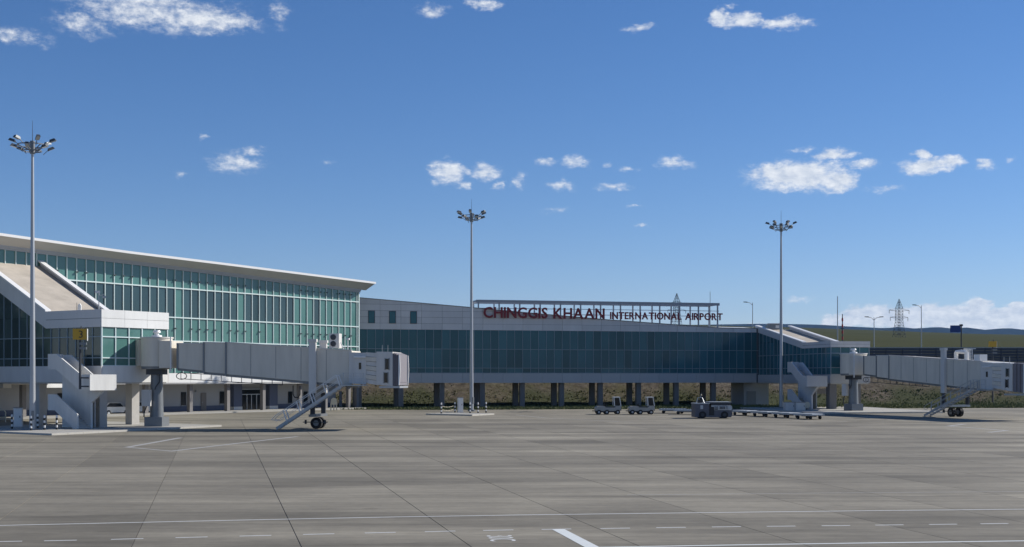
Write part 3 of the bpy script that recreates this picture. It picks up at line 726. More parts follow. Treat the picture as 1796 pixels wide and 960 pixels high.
# ------------------------------------------------------------------ outside stairs
def stairs(fr, dx, label, mt):
    T = thing('exterior_staircase', label, 'staircase', fr.w(dx, 0, 0), fr.th)
    G = gz(fr.Y(dx - 2, 0)) - .05
    t = .14; XN, XM, XF = -2.9, -1.35, -.05
    # upper landing and upper flight
    MB().prism([(3.7, 6.3), (2.6, 6.3), (-.6, 4.45), (-2.0, 4.45), (-2.0, 5.85), (-.75, 5.85), (2.55, 7.69), (3.7, 7.69)], XN, XN + t, 'x').build('parapet', mt, T)
    MB().prism([(3.7, 6.3), (2.6, 6.3), (-.6, 4.45), (-.6, 5.75), (2.55, 7.62), (3.7, 7.62)], XM, XM + t, 'x').build('parapet', mt, T)
    MB().box(XN + t, 0, -2.0, -1.86, 4.45, 5.85).build('landing_front', mt, T)
    MB().box(-t, 0, -1.86, -.2, 4.45, 5.85).build('parapet', mt, T)
    MB().box(XN + t, -t, -1.86, -.6, 4.45, 4.62).build('landing', 'conc_light', T)
    MB().box(XN + t, XM, 2.6, 3.7, 6.3, 6.5).build('landing', 'conc_light', T)
    MB().box(XN + t, XM, 3.56, 3.7, 6.51, 7.69).build('parapet', mt, T)
    def flight(y0, z0, y1, z1, xa, xb):
        n = max(3, int(abs(z1 - z0) / .18)); me = MB().box(0, xb - xa, -.16, .16, -.16, 0).mesh('step', 'conc_light')
        for i in range(n):
            f = (i + .5) / n; piece('step', me, T, (xa, y0 + (y1 - y0) * f, z0 + (z1 - z0) * (i + 1) / n))
    flight(-.6, 4.62, 2.6, 6.5, XN + t, XM)
    # centre wall carrying the flights
    MB().prism([(3.7, G), (-.2, G), (-.2, 3.3), (-1.9, 4.44), (-.62, 4.44), (2.6, 6.29), (3.7, 6.29)], XM + .002, XM + .22, 'x').build('centre_wall', mt, T)
    # middle flight behind the centre wall
    flight(2.6, 2.9, -.6, 4.62, XM + .23, -t)
    MB().box(XN + t, -t, 2.62, 3.7, 2.68, 2.88).build('landing', 'conc_light', T)
    # lower flight with its own parapet
    MB().prism([(3.7, 2.65), (2.75, 2.65), (-.05, G), (-.32, G), (-.32, 2.35), (2.6, 4.08), (3.7, 4.08)], XN, XN + t, 'x').build('parapet', mt, T)
    flight(-.3, G, 2.6, 2.86, XN + t, XM)
    MB().box(-.3, -.14, .6, 3.6, G, 4.4).build('rear_pier', 'conc_light', T)
    return T
stairs(LL, 0, 'white switchback stairs with sunlit landing below the yellow gate sign', 'white_wall')
stairs(RL, -1.5, 'grey switchback stairs in shade by the far boarding link', 'cladding')

# ------------------------------------------------------------------ islands and kerbs
def island(fr, x0, x1, y0, y1, label):
    mb = MB(); kb = MB()
    def cn(x, y, dz): w = fr.w(x, y, 0); return (w.x, w.y, gz(w.y) + dz)
    def slab(m_, a, b, c, e, z0, z1): m_.hexa([cn(a, c, z0), cn(b, c, z0), cn(b, e, z0), cn(a, e, z0), cn(a, c, z1), cn(b, c, z1), cn(b, e, z1), cn(a, e, z1)])
    k = .3
    slab(mb, x0 + k, x1 - k, y0 + k, y1 - k, -.1, .14)
    o = mb.build('island', 'island_top'); tag(o, label, kind='structure')
    import itertools
    n = max(1, int((x1 - x0) / 1.5)); e = (x1 - x0) / n
    for i in range(n):
        for (c, d_) in ((y0, y0 + k), (y1 - k, y1)):
            m_ = MB(); slab(m_, x0 + i*e + .01, x0 + (i+1)*e - .01, c, d_, -.1, .155); m_.build('kerbstone', 'kerb', o)
    n = max(1, int((y1 - y0 - 2*k) / 1.5)); e = (y1 - y0 - 2*k) / n
    for i in range(n):
        for (c, d_) in ((x0, x0 + k), (x1 - k, x1)):
            m_ = MB(); slab(m_, c, d_, y0 + k + i*e + .01, y0 + k + (i+1)*e - .01, -.1, .155); m_.build('kerbstone', 'kerb', o)
    return o
island(LL, -9.5, 9.5, -5.4, 15, 'kerbed island carrying the near boarding link and stairs')
mi = Fr(828, 150.6, TH); island(mi, 0, 4.6, 0, 6.6, 'small kerbed island at the foot of the middle mast')
island(RL, -9, RW + 3.2, -13, 9, 'kerbed island carrying the far boarding link')

# ------------------------------------------------------------------ floodlight masts
def mast_parts(T, seed):
    H = 25.0; rnd = random.Random(seed)
    MB().cyl((0, 0, 0), (0, 0, H), .27, .11, 14).build('pole', 'galv', T)
    MB().cyl((0, 0, -.15), (0, 0, .1), .5, .5, 14).build('base_plate', 'mid_metal', T)
    MB().cyl((0, 0, H), (0, 0, H + 1.9), .03, .012, 6).build('lightning_rod', 'dark_metal', T)
    rg = MB(); rad = 1.25; n = 20
    for zz, rr in ((H - .25, rad), (H - .75, .75)):
        for i in range(n):
            a, b = 2*math.pi*i/n, 2*math.pi*(i+1)/n
            rg.bar((rr*math.cos(a), rr*math.sin(a), zz), (rr*math.cos(b), rr*math.sin(b), zz), .07, .09)
    for i in range(6):
        a = math.pi * i / 3; rg.bar((.1*math.cos(a), .1*math.sin(a), H - .75), (rad*math.cos(a), rad*math.sin(a), H - .25), .06)
    rg.cyl((0, 0, H - 1.0), (0, 0, H + .12), .22, .22, 12)
    rg.build('headframe', 'mid_metal', T)
    lm = MB().hexa([(-.30,-.16,-.10),(.30,-.16,-.10),(.30,.16,-.10),(-.30,.16,-.10),(-.22,-.12,.13),(.22,-.12,.13),(.22,.12,.13),(-.22,.12,.13)]).mesh('floodlight', 'lamp_body')
    lens = MB().box(-.27, .27, -.14, .14, -.125, -.102).mesh('lens', 'lamp_glass'); yoke = MB().bar((-.2, 0, 0), (-.85, 0, -.25), .05).mesh('bracket', 'mid_metal')
    for i in range(12):
        a = 2*math.pi*(i + .35)/12; rr = 1.72 if i % 2 else 1.45; zz = H + (.18 if i % 2 else -.42)
        if i % 3 == 0: rr += .1
        f = piece('floodlight', lm, T, (rr*math.cos(a), rr*math.sin(a), zz)); f.rotation_euler = (0, rnd.uniform(-.5, -.15), a); f.scale = (.98, 1.1, .95)
        piece('lens', lens, f); piece('bracket', yoke, f)
    MB().box(-.12, .12, -.36, -.2, .9, 1.7).build('inspection_door', 'mid_metal', T)
for px, Y, lb, sd in ((57, 113.9, 'tall floodlight mast nearest the camera, in front of the white boarding link', 1), (827, 166.9, 'tall floodlight mast rising from the small island before the concourse', 2), (1370, 178.8, 'tall floodlight mast beside the grey boarding link and its stairs', 3)):
    T = thing('floodlight_mast', lb, 'light mast', ((px - CX) / F * Y, Y, gz(Y) + .1), .4 * sd, 'apron floodlight masts'); mast_parts(T, sd)

# ------------------------------------------------------------------ boarding bridges
def bridge(fr, spec, label):
    G0 = gz(fr.o.y); T = thing('boarding_bridge', label, 'boarding bridge', (fr.o.x, fr.o.y, 0), fr.th)
    X, Zr = fr.x, fr.z
    # rotunda with its pillar
    xr0, xr1 = spec['rot']; ztop, zbot = spec['rotz']; rc = (X(xr0) + X(xr1)) / 2; rr = (X(xr1) - X(xr0)) / 2
    ro = MB().cyl((rc, 0, zbot), (rc, 0, ztop), rr, rr, 28).build('rotunda', 'bridge_grey', T)
    MB().cyl((rc, 0, ztop), (rc, 0, ztop + .12), rr + .08, rr + .08, 28).build('rotunda_cap', 'bridge_light', ro)
    MB().cyl((rc, 0, zbot - .25), (rc, 0, zbot), rr * .96, rr * .98, 28).build('rotunda_floor', 'mid_metal', ro)
    MB().cyl((rc, 0, ztop + .12), (rc, 0, ztop + .3), .5, .45, 16).cyl((rc, 0, ztop + .3), (rc, 0, ztop + .55), .22, .22, 12).cyl((rc, 0, ztop + .55), (rc, 0, ztop + .75), .38, .3, 12).build('roof_vent', 'white_paint', ro)
    a0 = X(spec['tun'][0][0])
    MB().box(rc + rr * .55, a0 + .02, -1.36, 1.36, zbot - .15, ztop - .25).build('rotunda_portal', 'bridge_grey', ro)
    MB().box(a0 - .12, a0 - .02, -1.46, -1.362, zbot - .5, ztop + .1).build('portal_rail', 'white_paint', ro)
    # doorway back to the fixed link
    if spec.get('corr'):
        (px_, py_) = spec['corr']; v = Vector((px_, py_, 0)) - Vector((rc, 0, 0)); dn = v.normalized(); pn = Vector((-dn.y, dn.x, 0)) * 1.45
        b0 = Vector((rc, 0, 0)) + dn * rr * .5; b1 = Vector((px_, py_, 0))
        q = [b0 - pn, b1 - pn, b1 + pn, b0 + pn]
        MB().hexa([(p.x, p.y, zbot + .06) for p in q] + [(p.x, p.y, ztop - .1) for p in q]).build('corridor', 'bridge_grey', T)
    pl = MB().cyl((rc, 0, G0 + 1.0), (rc, 0, zbot - .26), .62, .52, 20).build('pillar', 'mid_metal', T)
    MB().box(rc - .85, rc + .85, -.85, .85, G0 - .1, G0 + 1.0).build('pillar_base', 'mid_metal', pl)
    MB().box(rc - .75, rc + .75, -.7, .7, zbot - .75, zbot - .26).build('pillar_head', 'dark_metal', pl)
    MB().box(rc - 1.05, rc - .2, -1.0, -.62, G0 + 2.0, G0 + 3.5).build('control_box', 'bridge_light', pl)
    MB().tube([(rc + .5, -.6, zbot - .3), (rc + .58, -.72, zbot - 1.4), (rc + .2, -.72, zbot - 1.9), (rc + .15, -.78, G0 + 3.5)], .06).tube([(rc - .6, -.9, G0 + 2.0), (rc - .85, -.9, G0 + 1.4), (rc - .85, -.9, G0 + 1.0)], .06).build('conduit', 'dark_metal', pl)
    # telescoping tunnels, each a box with a ribbed side
    hw = spec['hw']
    for k, (p0, p1, t0, t1, b0, b1) in enumerate(spec['tun']):
        w = hw[k]; xa, xb = X(p0, -w), X(p1, -w)
        za, zb_, zc, zd = Zr(p0, b0, -w), Zr(p1, b1, -w), Zr(p1, t1, -w), Zr(p0, t0, -w)
        if k < len(spec['tun']) - 1: xe = xb + 1.5
        else: xe = xb
        e = (xe - xb) / (xb - xa)
        tn = MB().prism([(xa, za), (xe, zb_ + (zb_ - za) * e), (xe, zc + (zc - zd) * e), (xa, zd)], -w, w).build('tunnel', 'bridge_grey', T)
        MB().prism([(xa - .05, za - .22), (xb, zb_ - .22), (xb, zb_ - .004), (xa - .05, za - .004)], -w + .12, w - .12).build('underframe', 'mid_metal', tn)
        MB().prism([(xa - .06, zd + .004), (xb, zc + .004), (xb, zc + .09), (xa - .06, zd + .09)], -w - .05, -w + .15).build('roof_rail', 'bridge_light', tn)
        f = MB()
        f.prism([(xa - .06, za - .1), (xa + .1, za - .1), (xa + .1, zd + .06), (xa - .06, zd + .06)], -w - .06, -w - .003)
        f.build('end_frame', 'mid_metal', tn)
        np_ = max(1, int((xb - xa) / 2.2))
        for i in range(1, np_):
            x = xa + (xb - xa) * i / np_; zl = za + (zb_ - za) * i / np_; zh = zd + (zc - zd) * i / np_
            MB().box(x - .015, x + .015, -w - .018, -w - .002, zl + .08, zh - .05).build('panel_seam', 'mid_metal', tn)
    # cable tray hung below the first tunnels
    tr = MB(); (p0, p1, t0, t1, b0, b1) = spec['tun'][0]; (q0, q1, _, _, c0, c1) = spec['tun'][-1]
    xa, xb = X(p0, -1.3) + .3, X(q0, -1.3) + (X(q1, -1.3) - X(q0, -1.3)) * .45; za = Zr(p0, b0, -1.3) - .42; zb2 = za - .55
    n = 10
    for i in range(n + 1):
        f = i / n; x = xa + (xb - xa) * f; z = za + (zb2 - za) * f
        tr.bar((x, -1.2, z), (x, -1.2, z - .55), .05)
        if i: tr.bar((xo, -1.2, zo), (x, -1.2, z), .06); tr.bar((xo, -1.2, zo - .55), (x, -1.2, z - .55), .06)
        xo, zo = x, z
    tr.tube([(xa + .1 + .5*math.cos(a), -1.3, za - .3 + .3*math.sin(a)) for a in [i*math.pi/6 for i in range(13)]], .04)
    tr.build('cable_tray', 'dark_metal', T)
    # lift column, bogie and wheels
    pl_, top_, bot_ = spec['lift']; xl = X(pl_); w = hw[-1] + .18
    zt, zb_ = Zr(pl_, top_, -w), Zr(pl_, bot_, -w); zg = gz(fr.Y(xl))
    for s in (-1, 1):
        lc = MB().box(xl - .32, xl + .32, s*w - .16, s*w + .16, zb_, zt).build('lift_column', 'bridge_light', T)
        MB().box(xl - .2, xl + .2, s*w - .12, s*w + .12, zg + 1.35, zb_ - .003).build('inner_column', 'dark_metal', lc)
        MB().box(xl - .4, xl + .4, s*w - .22, s*w + .22, zt, zt + .25).build('column_cap', 'bridge_light', lc)
    MB().box(xl - .3, xl + .3, -w + .165, w - .165, zb_ + .05, zb_ + .4).build('lift_beam', 'mid_metal', T)
    bg = MB().box(xl - .35, xl + .35, -w - .1, w + .1, zg + 1.12, zg + 1.34).build('bogie', 'galv' if spec['bogie'] else 'mid_metal', T)
    MB().bar((xl - 1.15, -.9, zg + .62), (xl + 1.15, -.9, zg + .62), .07).bar((xl - .9, -.9, zg + .45), (xl - .9, -.9, zg + .82), .16).bar((xl + .9, -.9, zg + .45), (xl + .9, -.9, zg + .82), .16).build('guard_bar', 'dark_metal', bg)
    for s in (-1, 1):
        for o_ in (0,):
            wr = .52; y0, y1 = s*.52 - .2, s*.52 + .2
            wh = MB().cyl((xl + o_*1.35, y0, zg + wr), (xl + o_*1.35, y1, zg + wr), wr, wr, 22).build('wheel', 'rubber', T)
            MB().cyl((xl + o_*1.35, y0 - .02, zg + wr), (xl + o_*1.35, y0 + .02, zg + wr), .26, .26, 14).build('hub', 'mid_metal', wh)
    # cab
    cabs = spec['cab']; cw = spec['cw']
    (p0, p1, t0, t1, b0, b1) = cabs['body']
    P = lambda p, r, y: (X(p, y), Zr(p, r, y))
    y = -cw
    bd = MB().prism([P(p0, b0, y), P(p1, b1, y), P(p1, t1, y), P(p0, t0, y)], y, cw).build('cab_rotunda', 'bridge_light', T)
    (wx0, wx1, wr0, wr1) = cabs['win']; a, b = P(wx0, wr1, y), P(wx1, wr0, y)
    MB().box(a[0], b[0], y - .03, y - .004, a[1], b[1]).build('window', 'glass_dark', bd)
    MB().box(a[0] - .45, b[0] + .45, y - .18, y - .004, b[1] + .45, b[1] + .58).build('door_lamp', 'white_paint', bd)
    (p0, p1, t0, t1, b0, b1) = cabs['curtain']
    n = 7; (xa, za), (xb, zb3), (_, zc), (_, zd) = P(p0, b0, y), P(p1, b1, y), P(p1, t1, y), P(p0, t0, y)
    for i in range(n):
        f0, f1 = i / n, (i + 1) / n
        l0, l1 = za + (zd - za) * f0 + .012, za + (zd - za) * f1 - .012; r0, r1 = zb3 + (zc - zb3) * f0 + .012, zb3 + (zc - zb3) * f1 - .012
        off = .06 if i % 2 else .0
        MB().prism([(xa + .004, l0), (xb, r0), (xb, r1), (xa + .004, l1)], y + .05 - off, cw - .05 + off).build('curtain_slat', 'bridge_grey' if i % 2 else 'bridge_light', T)
    (p0, p1, t0, t1, b0, b1) = cabs['head']
    hd = MB().prism([P(p0, b0, y), P(p1, b1, y), P(p1, t1, y), P(p0, t0, y)], y - .1, cw + .1).build('cab_head', 'bridge_light', T)
    for (wx0, wx1, wr0, wr1) in cabs['hwin']:
        a, b = P(wx0, wr1, y - .1), P(wx1, wr0, y - .1)
        wn = MB().box(a[0], b[0], y - .14, y - .104, a[1], b[1]).build('window', 'glass_dark', hd)
        MB().box(a[0] - .06, a[0], y - .16, y - .104, a[1] - .06, b[1] + .06).box(b[0], b[0] + .06, y - .16, y - .104, a[1] - .06, b[1] + .06).build('frame', 'mid_metal', wn)
    (p0, p1, t0, t1, b0, b1) = cabs['bellows']
    (xa, za), (xb, zb3), (_, zc), (_, zd) = P(p0, b0, y), P(p1, b1, y), P(p1, t1, y), P(p0, t0, y)
    n = 6
    for i in range(n):
        f0, f1 = i / n, (i + 1) / n; pr = .1 if i % 2 else .0
        x0, x1 = xa + (xb - xa) * f0 + .005, xa + (xb - xa) * f1
        MB().prism([(x0, za + (zb3 - za) * f0 - pr * .4), (x1, za + (zb3 - za) * f1 - pr * .4), (x1, zd + (zc - zd) * f1 + pr), (x0, zd + (zc - zd) * f0 + pr)], y - .02 - pr, cw + .02 + pr).build('bellows_fold', 'bellows', hd)
    for ya, yb in ((y - .16, y - .03), (cw + .03, cw + .16)): MB().prism([(xb - .02, zb3 - .05), (xb + .08, zb3 - .05), (xb + .16, zb3 + (zc - zb3) * .5), (xb + .1, zc + .05), (xb, zc + .05)], ya, yb).build('bumper_edge', 'white_paint', hd)
    MB().box(xb + .001, xb + .03, y + .22, cw - .22, zb3 + .2, zc - .2).build('doorway', 'bellows', hd)
    MB().box(xa - 1.2, xb + .1, y - .1, cw, zb3 - .3, zb3 - .12).build('cab_floor', 'galv', T)
    for p in (p0 - 10, p0 - 20): MB().cyl((X(p, y), y + .3, zd - .1), (X(p, y), y + .3, zd + .75), .025, .02, 6).build('antenna', 'galv', hd)
    # service stairs
    (sx0, sr0, sx1, sr1) = spec['stair']; ys = -hw[-1] - .75
    A = Vector((X(sx0, ys), ys, gz(fr.Y(X(sx0, ys), ys)) + .05)); B = Vector((X(sx1, ys), ys, Zr(sx1, sr1, ys)))
    st = None
    for s in (-.42, .42):
        m_ = MB().bar(A + Vector((0, s, .05)), B + Vector((0, s, 0)), .06, .24).build('stringer', 'galv', T)
        st = st or m_
    n = 15; me = MB().box(-.16, .16, -.4, .4, -.03, .03).mesh('tread', 'galv')
    for i in range(n): piece('tread', me, T, tuple(A + (B - A) * ((i + .3) / n)))
    for s in (-.46, .46):
        h = MB(); up = Vector((-.32, 0, .95)) if spec['lean'] else Vector((0, 0, 1.0))
        for i in range(5):
            b = A + (B - A) * (.16 + .2 * i) + Vector((0, s, .1)); h.bar(b, b + up, .08)
        a_, b_ = A + (B - A) * .04 + Vector((0, s, .1)) + up, A + (B - A) * .96 + Vector((0, s, .1)) + up
        h.bar(a_, b_, .05); h.bar(a_ - up * .5, b_ - up * .5, .035); h.tube([a_, a_ + Vector((-.35, 0, -.35)), a_ - up * .5], .025)
        h.build('handrail', 'white_paint' if spec['lean'] else 'galv', T)
    MB().box(B.x - .1, X(cabs['body'][1], ys), ys - .5, -hw[-1] + .3, B.z - .08, B.z).build('stair_platform', 'galv', T)
    pr = MB(); x_ = B.x
    while x_ < X(cabs['body'][1], ys) - .2: pr.bar((x_ + .1, ys - .46, B.z), (x_ + .1, ys - .46, B.z + 1.05), .04); x_ += .9
    pr.bar((B.x, ys - .46, B.z + 1.05), (x_ - .8, ys - .46, B.z + 1.05), .04).bar((B.x, ys - .46, B.z + .55), (x_ - .8, ys - .46, B.z + .55), .03); pr.build('platform_rail', 'galv', T)
    return T, X, Zr
a0 = Vector(((277 - CX) / F * 121.0, 121.0, 0)); a1 = gp(548, 752)
BL = Fr(277, 121.0, math.atan2(a1.y - a0.y, a1.x - a0.x))
specL = dict(rot=(249, 301), rotz=(5.5 + (664 - 594) * 121 / F, 5.5 + (664 - 643) * 121 / F), hw=(1.3, 1.45, 1.6),
    tun=[(311, 357, 603.5, 604, 646, 650.5), (357, 398, 601.5, 602.5, 652.5, 656), (396, 617, 601.5, 615.5, 656.5, 676)],
    lift=(558, 600, 690), bogie=False, cw=1.75, lean=True,
    cab=dict(body=(612, 642, 618, 619, 672.5, 674.5), win=(629.5, 633.5, 636.5, 648), curtain=(641, 661, 618, 619, 672, 676), head=(660.5, 689, 617, 617.5, 675, 677.5),
             hwin=((676, 682, 629.5, 648), (674, 680, 654, 671.5)), bellows=(689, 699.5, 620, 624, 676.5, 675)),
    stair=(487, 752, 603, 675.5))
lk = LL.w(5.4, -.1, 0); dd = lk - BL.o; specL['corr'] = (dd.x * BL.c + dd.y * BL.s, -dd.x * BL.s + dd.y * BL.c)
TB, X, Zr = bridge(BL, specL, 'long grey boarding bridge in front of the teal terminal, its stairs leaning left')
ac = MB().box(X(580), X(597), -.5, .5, Zr(588, 611), Zr(588, 585.5)).build('air_conditioner', 'bridge_light', TB)
for r in (592, 603.5): MB().cyl((X(587), -.53, Zr(588, r)), (X(587), -.505, Zr(588, r)), .26, .26, 16).build('fan', 'dark_metal', ac)
MB().bar((X(599), -.3, Zr(600, 601)), (X(604), -.3, Zr(604, 613)), .07).build('ac_brace', 'white_paint', ac)
MB().cyl((X(616), -1.2, Zr(616, 620)), (X(616), -1.2, Zr(616, 596)), .05, .05, 6).box(X(614), X(618.5), -1.35, -1.05, Zr(616, 597), Zr(616, 594)).build('camera_pole', 'white_paint', TB)
MB().tube([(X(522), -1.4, Zr(522, 676)), (X(522), -1.4, Zr(522, 692)), (X(525), -1.4, Zr(525, 697)), (X(531), -1.4, Zr(531, 697)), (X(534), -1.4, Zr(534, 692)), (X(534), -1.4, Zr(534, 677))], .05).build('hanging_hose', 'rubber', TB)

b0, b1 = Vector((43.2, 165.5, 0)), Vector((50.4, 147.6, 0))
BR = Fr(CX + F * b0.x / b0.y, b0.y, math.atan2(b1.y - b0.y, b1.x - b0.x))
specR = dict(rot=(1483, 1511), rotz=(5.5 + (664 - 622) * 166 / F, 5.5 + (664 - 655.5) * 166 / F), hw=(1.2, 1.35, 1.5),
    tun=[(1515, 1538, 625.5, 625.5, 656, 659), (1537, 1560, 624.5, 624.5, 661, 664), (1559, 1722, 624.2, 634.5, 664.5, 683)],
    lift=(1676, 614, 690), bogie=True, cw=1.7, lean=False,
    cab=dict(body=(1720, 1741, 635, 636.5, 682, 684.5), win=(1729.5, 1732.5, 652, 661.5), curtain=(1740, 1757, 637, 637, 681, 684), head=(1757, 1777, 636.5, 637.5, 683.5, 687),
             hwin=((1765, 1769.5, 647, 660.5), (1764, 1768.5, 666, 679.5)), bellows=(1777, 1797, 638, 640, 687, 689)),
    stair=(1626, 733, 1712, 683.5))
lk = RL.w(RW * .62, -.1, 0); dd = lk - BR.o; specR['corr'] = (dd.x * BR.c + dd.y * BR.s, -dd.x * BR.s + dd.y * BR.c)
TB2, X2, Z2 = bridge(BR, specR, 'grey boarding bridge at the far right, with pipes and a caged ladder on its roof')
for p in (1677, 1695):
    MB().tube([(X2(p), 0, Z2(p, 632)), (X2(p), 0, Z2(p, 618)), (X2(p) + (.9 if p == 1677 else -.9), 0, Z2(p, 617))], .22, 10).build('roof_pipe', 'white_paint', TB2)
lad = MB(); 
for p in (1712, 1716.5): lad.bar((X2(p), -.9, Z2(p, 636)), (X2(p), -.9, Z2(p, 613)), .06)
for i in range(8): lad.bar((X2(1712), -.9, Z2(1712, 634 - i * 2.7)), (X2(1716.5), -.9, Z2(1716.5, 634 - i * 2.7)), .04)
lad.bar((X2(1708), -.9, Z2(1708, 612)), (X2(1722), -.9, Z2(1722, 612)), .09); lad.box(X2(1718), X2(1729), -.8, .2, Z2(1724, 634), Z2(1724, 622)); lad.build('caged_ladder', 'white_paint', TB2)

# ------------------------------------------------------------------ gate signs
def gate_sign(base, H, pw, ph, txt, label, rz):
    T = thing('gate_sign', label, 'sign', base, rz)
    MB().cyl((0, 0, 0), (0, 0, H), .11, .09, 10).build('post', 'dark_metal', T)
    bd = MB().box(-pw/2, pw/2, -.12, .12, H, H + ph).build('sign_board', 'yellow_sign', T)
    MB().box(pw/2 + .004, pw/2 + .04, -.13, .13, H - .1, H + ph).build('edge_trim', 'white_paint', bd)
    MB().cyl((.1, 0, H + ph), (.1, 0, H + ph + .25), .06, .04, 8).build('beacon', 'dark_metal', bd)
    if txt:
        me = text_mesh('number', txt, ph * .95, .006, 'black_paint'); o = piece('number', me, bd, (-ph * .27 + .12, -.128, H + ph * .17), (R(90), 0, 0))
    for z in (H - .35, H - .75): MB().box(-.05, .55, -.14, .14, z - .1, z + .1).build('lamp_box', 'mid_metal', T)
    return T
lsg = LL.w(-3.3, -.9, 0); YS = 114.3
gs = at(140.5, 683, YS)
T = gate_sign((gs.x, gs.y, at(140, 683, YS).z), at(0, 596, YS).z - gs.z, 1.2, .95, '3', 'yellow gate sign with black number 3 on a dark post by the white stairs', R(6))
for r in (663, 678): MB().box(0, .75, -.06, .06, at(0, r, YS).z - gs.z - .06, at(0, r, YS).z - gs.z + .06).build('wall_bracket', 'dark_metal', T)
gs2 = at(1741, 706, 168.0)
gate_sign((gs2.x, gs2.y, gs2.z), at(0, 609, 168).z - gs2.z, 1.0, .72, '', 'small yellow sign seen edge-on behind the right bridge cab', R(8))

# ------------------------------------------------------------------ bollards, cabinets, small things
def bollard(p, label, H=1.25):
    T = thing('bollard', label, 'bollard', p, 0, 'striped bollards on the islands')
    MB().cyl((0, 0, 0), (0, 0, H), .088, .088, 12).cyl((0, 0, H), (0, 0, H + .04), .088, .04, 12).build('post', 'white_paint', T)
    for k in range(3): MB().cyl((0, 0, .0 + k * .42), (0, 0, .21 + k * .42), .094, .094, 12).build('black_band', 'black_paint', T)
names = ['leftmost striped bollard, half hidden behind the pale cabinet', 'striped bollard just right of the nearest mast foot', 'shaded striped bollard set back between two lit ones by the stairs', 'lit striped bollard midway between near mast and stairs', 'striped bollard closest to the foot of the white stairs']
for (px, row), nm in zip(((21, 755), (54.5, 758), (66, 754), (78, 757), (99.5, 756.5)), names):
    p = gp(px, row); bollard((p.x, p.y, p.z + .12), nm)
names = ['leftmost striped bollard on the middle mast island', 'striped bollard just left of the white cabinet', 'striped bollard touching the left side of the middle mast', 'striped bollard just right of the middle mast', 'rightmost striped bollard on the middle mast island']
for (px, row), nm in zip(((774, 727.5), (798, 726), (824.5, 727), (838.5, 727), (852.5, 726)), names):
    p = gp(px, row); bollard((p.x, p.y, p.z + .12), nm)
def cabinet(px0, px1, row, rtop, label, dep=.7, mt='white_panel', name='electric_cabinet'):
    p = gp((px0 + px1) / 2, row); w = (px1 - px0) / F * p.y; h = (row - rtop) / F * p.y
    T = thing(name, label, 'cabinet', (p.x, p.y, p.z + .1), R(12))
    b = MB().box(-w/2, w/2, 0, dep, .08, h).build('housing', mt, T); MB().box(-w/2 - .05, w/2 + .05, -.06, dep + .05, 0, .08).build('plinth', 'conc_light', T)
    MB().box(-w/2 + .06, w/2 - .06, -.03, -.004, .2, h - .12).build('door', mt, T); MB().box(-w/2 - .04, w/2 + .04, -.05, dep + .04, h, h + .06).build('lid', 'mid_metal', T)
    MB().box(w/2 - .2, w/2 - .14, -.06, -.031, h*.5, h*.5 + .18).build('handle', 'dark_metal', T)
cabinet(24, 38, 752, 718, 'tall pale grey cabinet left of the nearest mast')
cabinet(803.5, 812.5, 726, 699.5, 'tall white cabinet standing on the middle mast island')
cabinet(1377, 1394.5, 722.5, 707.5, 'left of two low grey cabinets before the far stairs', mt='cladding')
cabinet(1395.5, 1413, 722.5, 707.8, 'right of two low grey cabinets before the far stairs', mt='bridge_light')
# chain rails between bollards
def rail(p0, p1, label, h=(.45, .85), n=7):
    a, b = gp(*p0), gp(*p1); T = thing('chain_rail', label, 'railing', a)
    d_ = b - a; m_ = MB()
    for z in h:
        for i in range(n):
            f0, f1 = i / n, (i + .6) / n; sag = lambda f: -.12 * math.sin(math.pi * f)
            m_.bar(d_ * f0 + Vector((0, 0, z + .12 + sag(f0))), d_ * f1 + Vector((0, 0, z + .12 + sag(f1))), .05)
    m_.build('chain', 'cream', T)
rail((776, 727.3), (796, 726.2), 'pale double chain strung between two bollards on the mast island')
def hose_reel():
    p = gp(1415, 721); T = thing('hose_reel', 'round cream hose reel beside the low grey cabinets', 'reel', (p.x, p.y, p.z))
    MB().cyl((0, -.15, .75), (0, .15, .75), .42, .42, 18).build('drum', 'cream', T); MB().bar((0, 0, 0), (0, 0, .6), .12).bar((-.3, 0, .03), (.3, 0, .03), .12).build('stand', 'dark_metal', T)
hose_reel()
def trestle():
    p = gp(585.5, 722); T = thing('trestle', 'cream trestle standing under the near bridge cab by the terminal corner', 'trestle', (p.x, p.y, p.z + .12), R(10))
    MB().prism([(-.45, .75), (.45, .75), (.32, 1.5), (-.1, 1.62), (-.32, 1.4)], -.3, .3).build('top', 'cream', T)
    for x in (-.38, 0, .36):
        for y in (-.25, .25): MB().bar((x, y, 0), (x * .9, y, .75), .12).build('leg', 'cream', T)
trestle()
def barrier():
    p = gp(3, 746); T = thing('hoop_barrier', 'pale yellow tubular hoop barrier at the left edge', 'barrier', (p.x, p.y, p.z + .15), R(20))
    MB().tube([(-.9, 0, 0), (-.9, 0, 1.1), (-.75, 0, 1.3), (.2, 0, 1.3), (.35, 0, 1.1), (.35, 0, 0)], .06, 8).build('hoop', 'cream', T); MB().bar((-.9, 0, .6), (.35, 0, .6), .06).build('rail', 'cream', T)
barrier()
def roof_camera(base, H, label):
    T = thing('roof_camera', label, 'camera', base, R(20)); MB().cyl((0, 0, 0), (0, 0, H), .05, .04, 8).build('pole', 'galv', T)
    MB().box(-.35, .1, -.1, .1, H, H + .2).build('camera_body', 'white_paint', T); MB().bar((0, 0, H - .25), (.45, 0, H - .1), .07).box(.3, .6, -.08, .08, H - .45, H - .25).build('bracket', 'galv', T)
rc_ = LL.w(.25, .5, 11.2); roof_camera(at(173.5, 546, 119.5), 1.65, 'small camera on a pole at the corner of the white link roof')
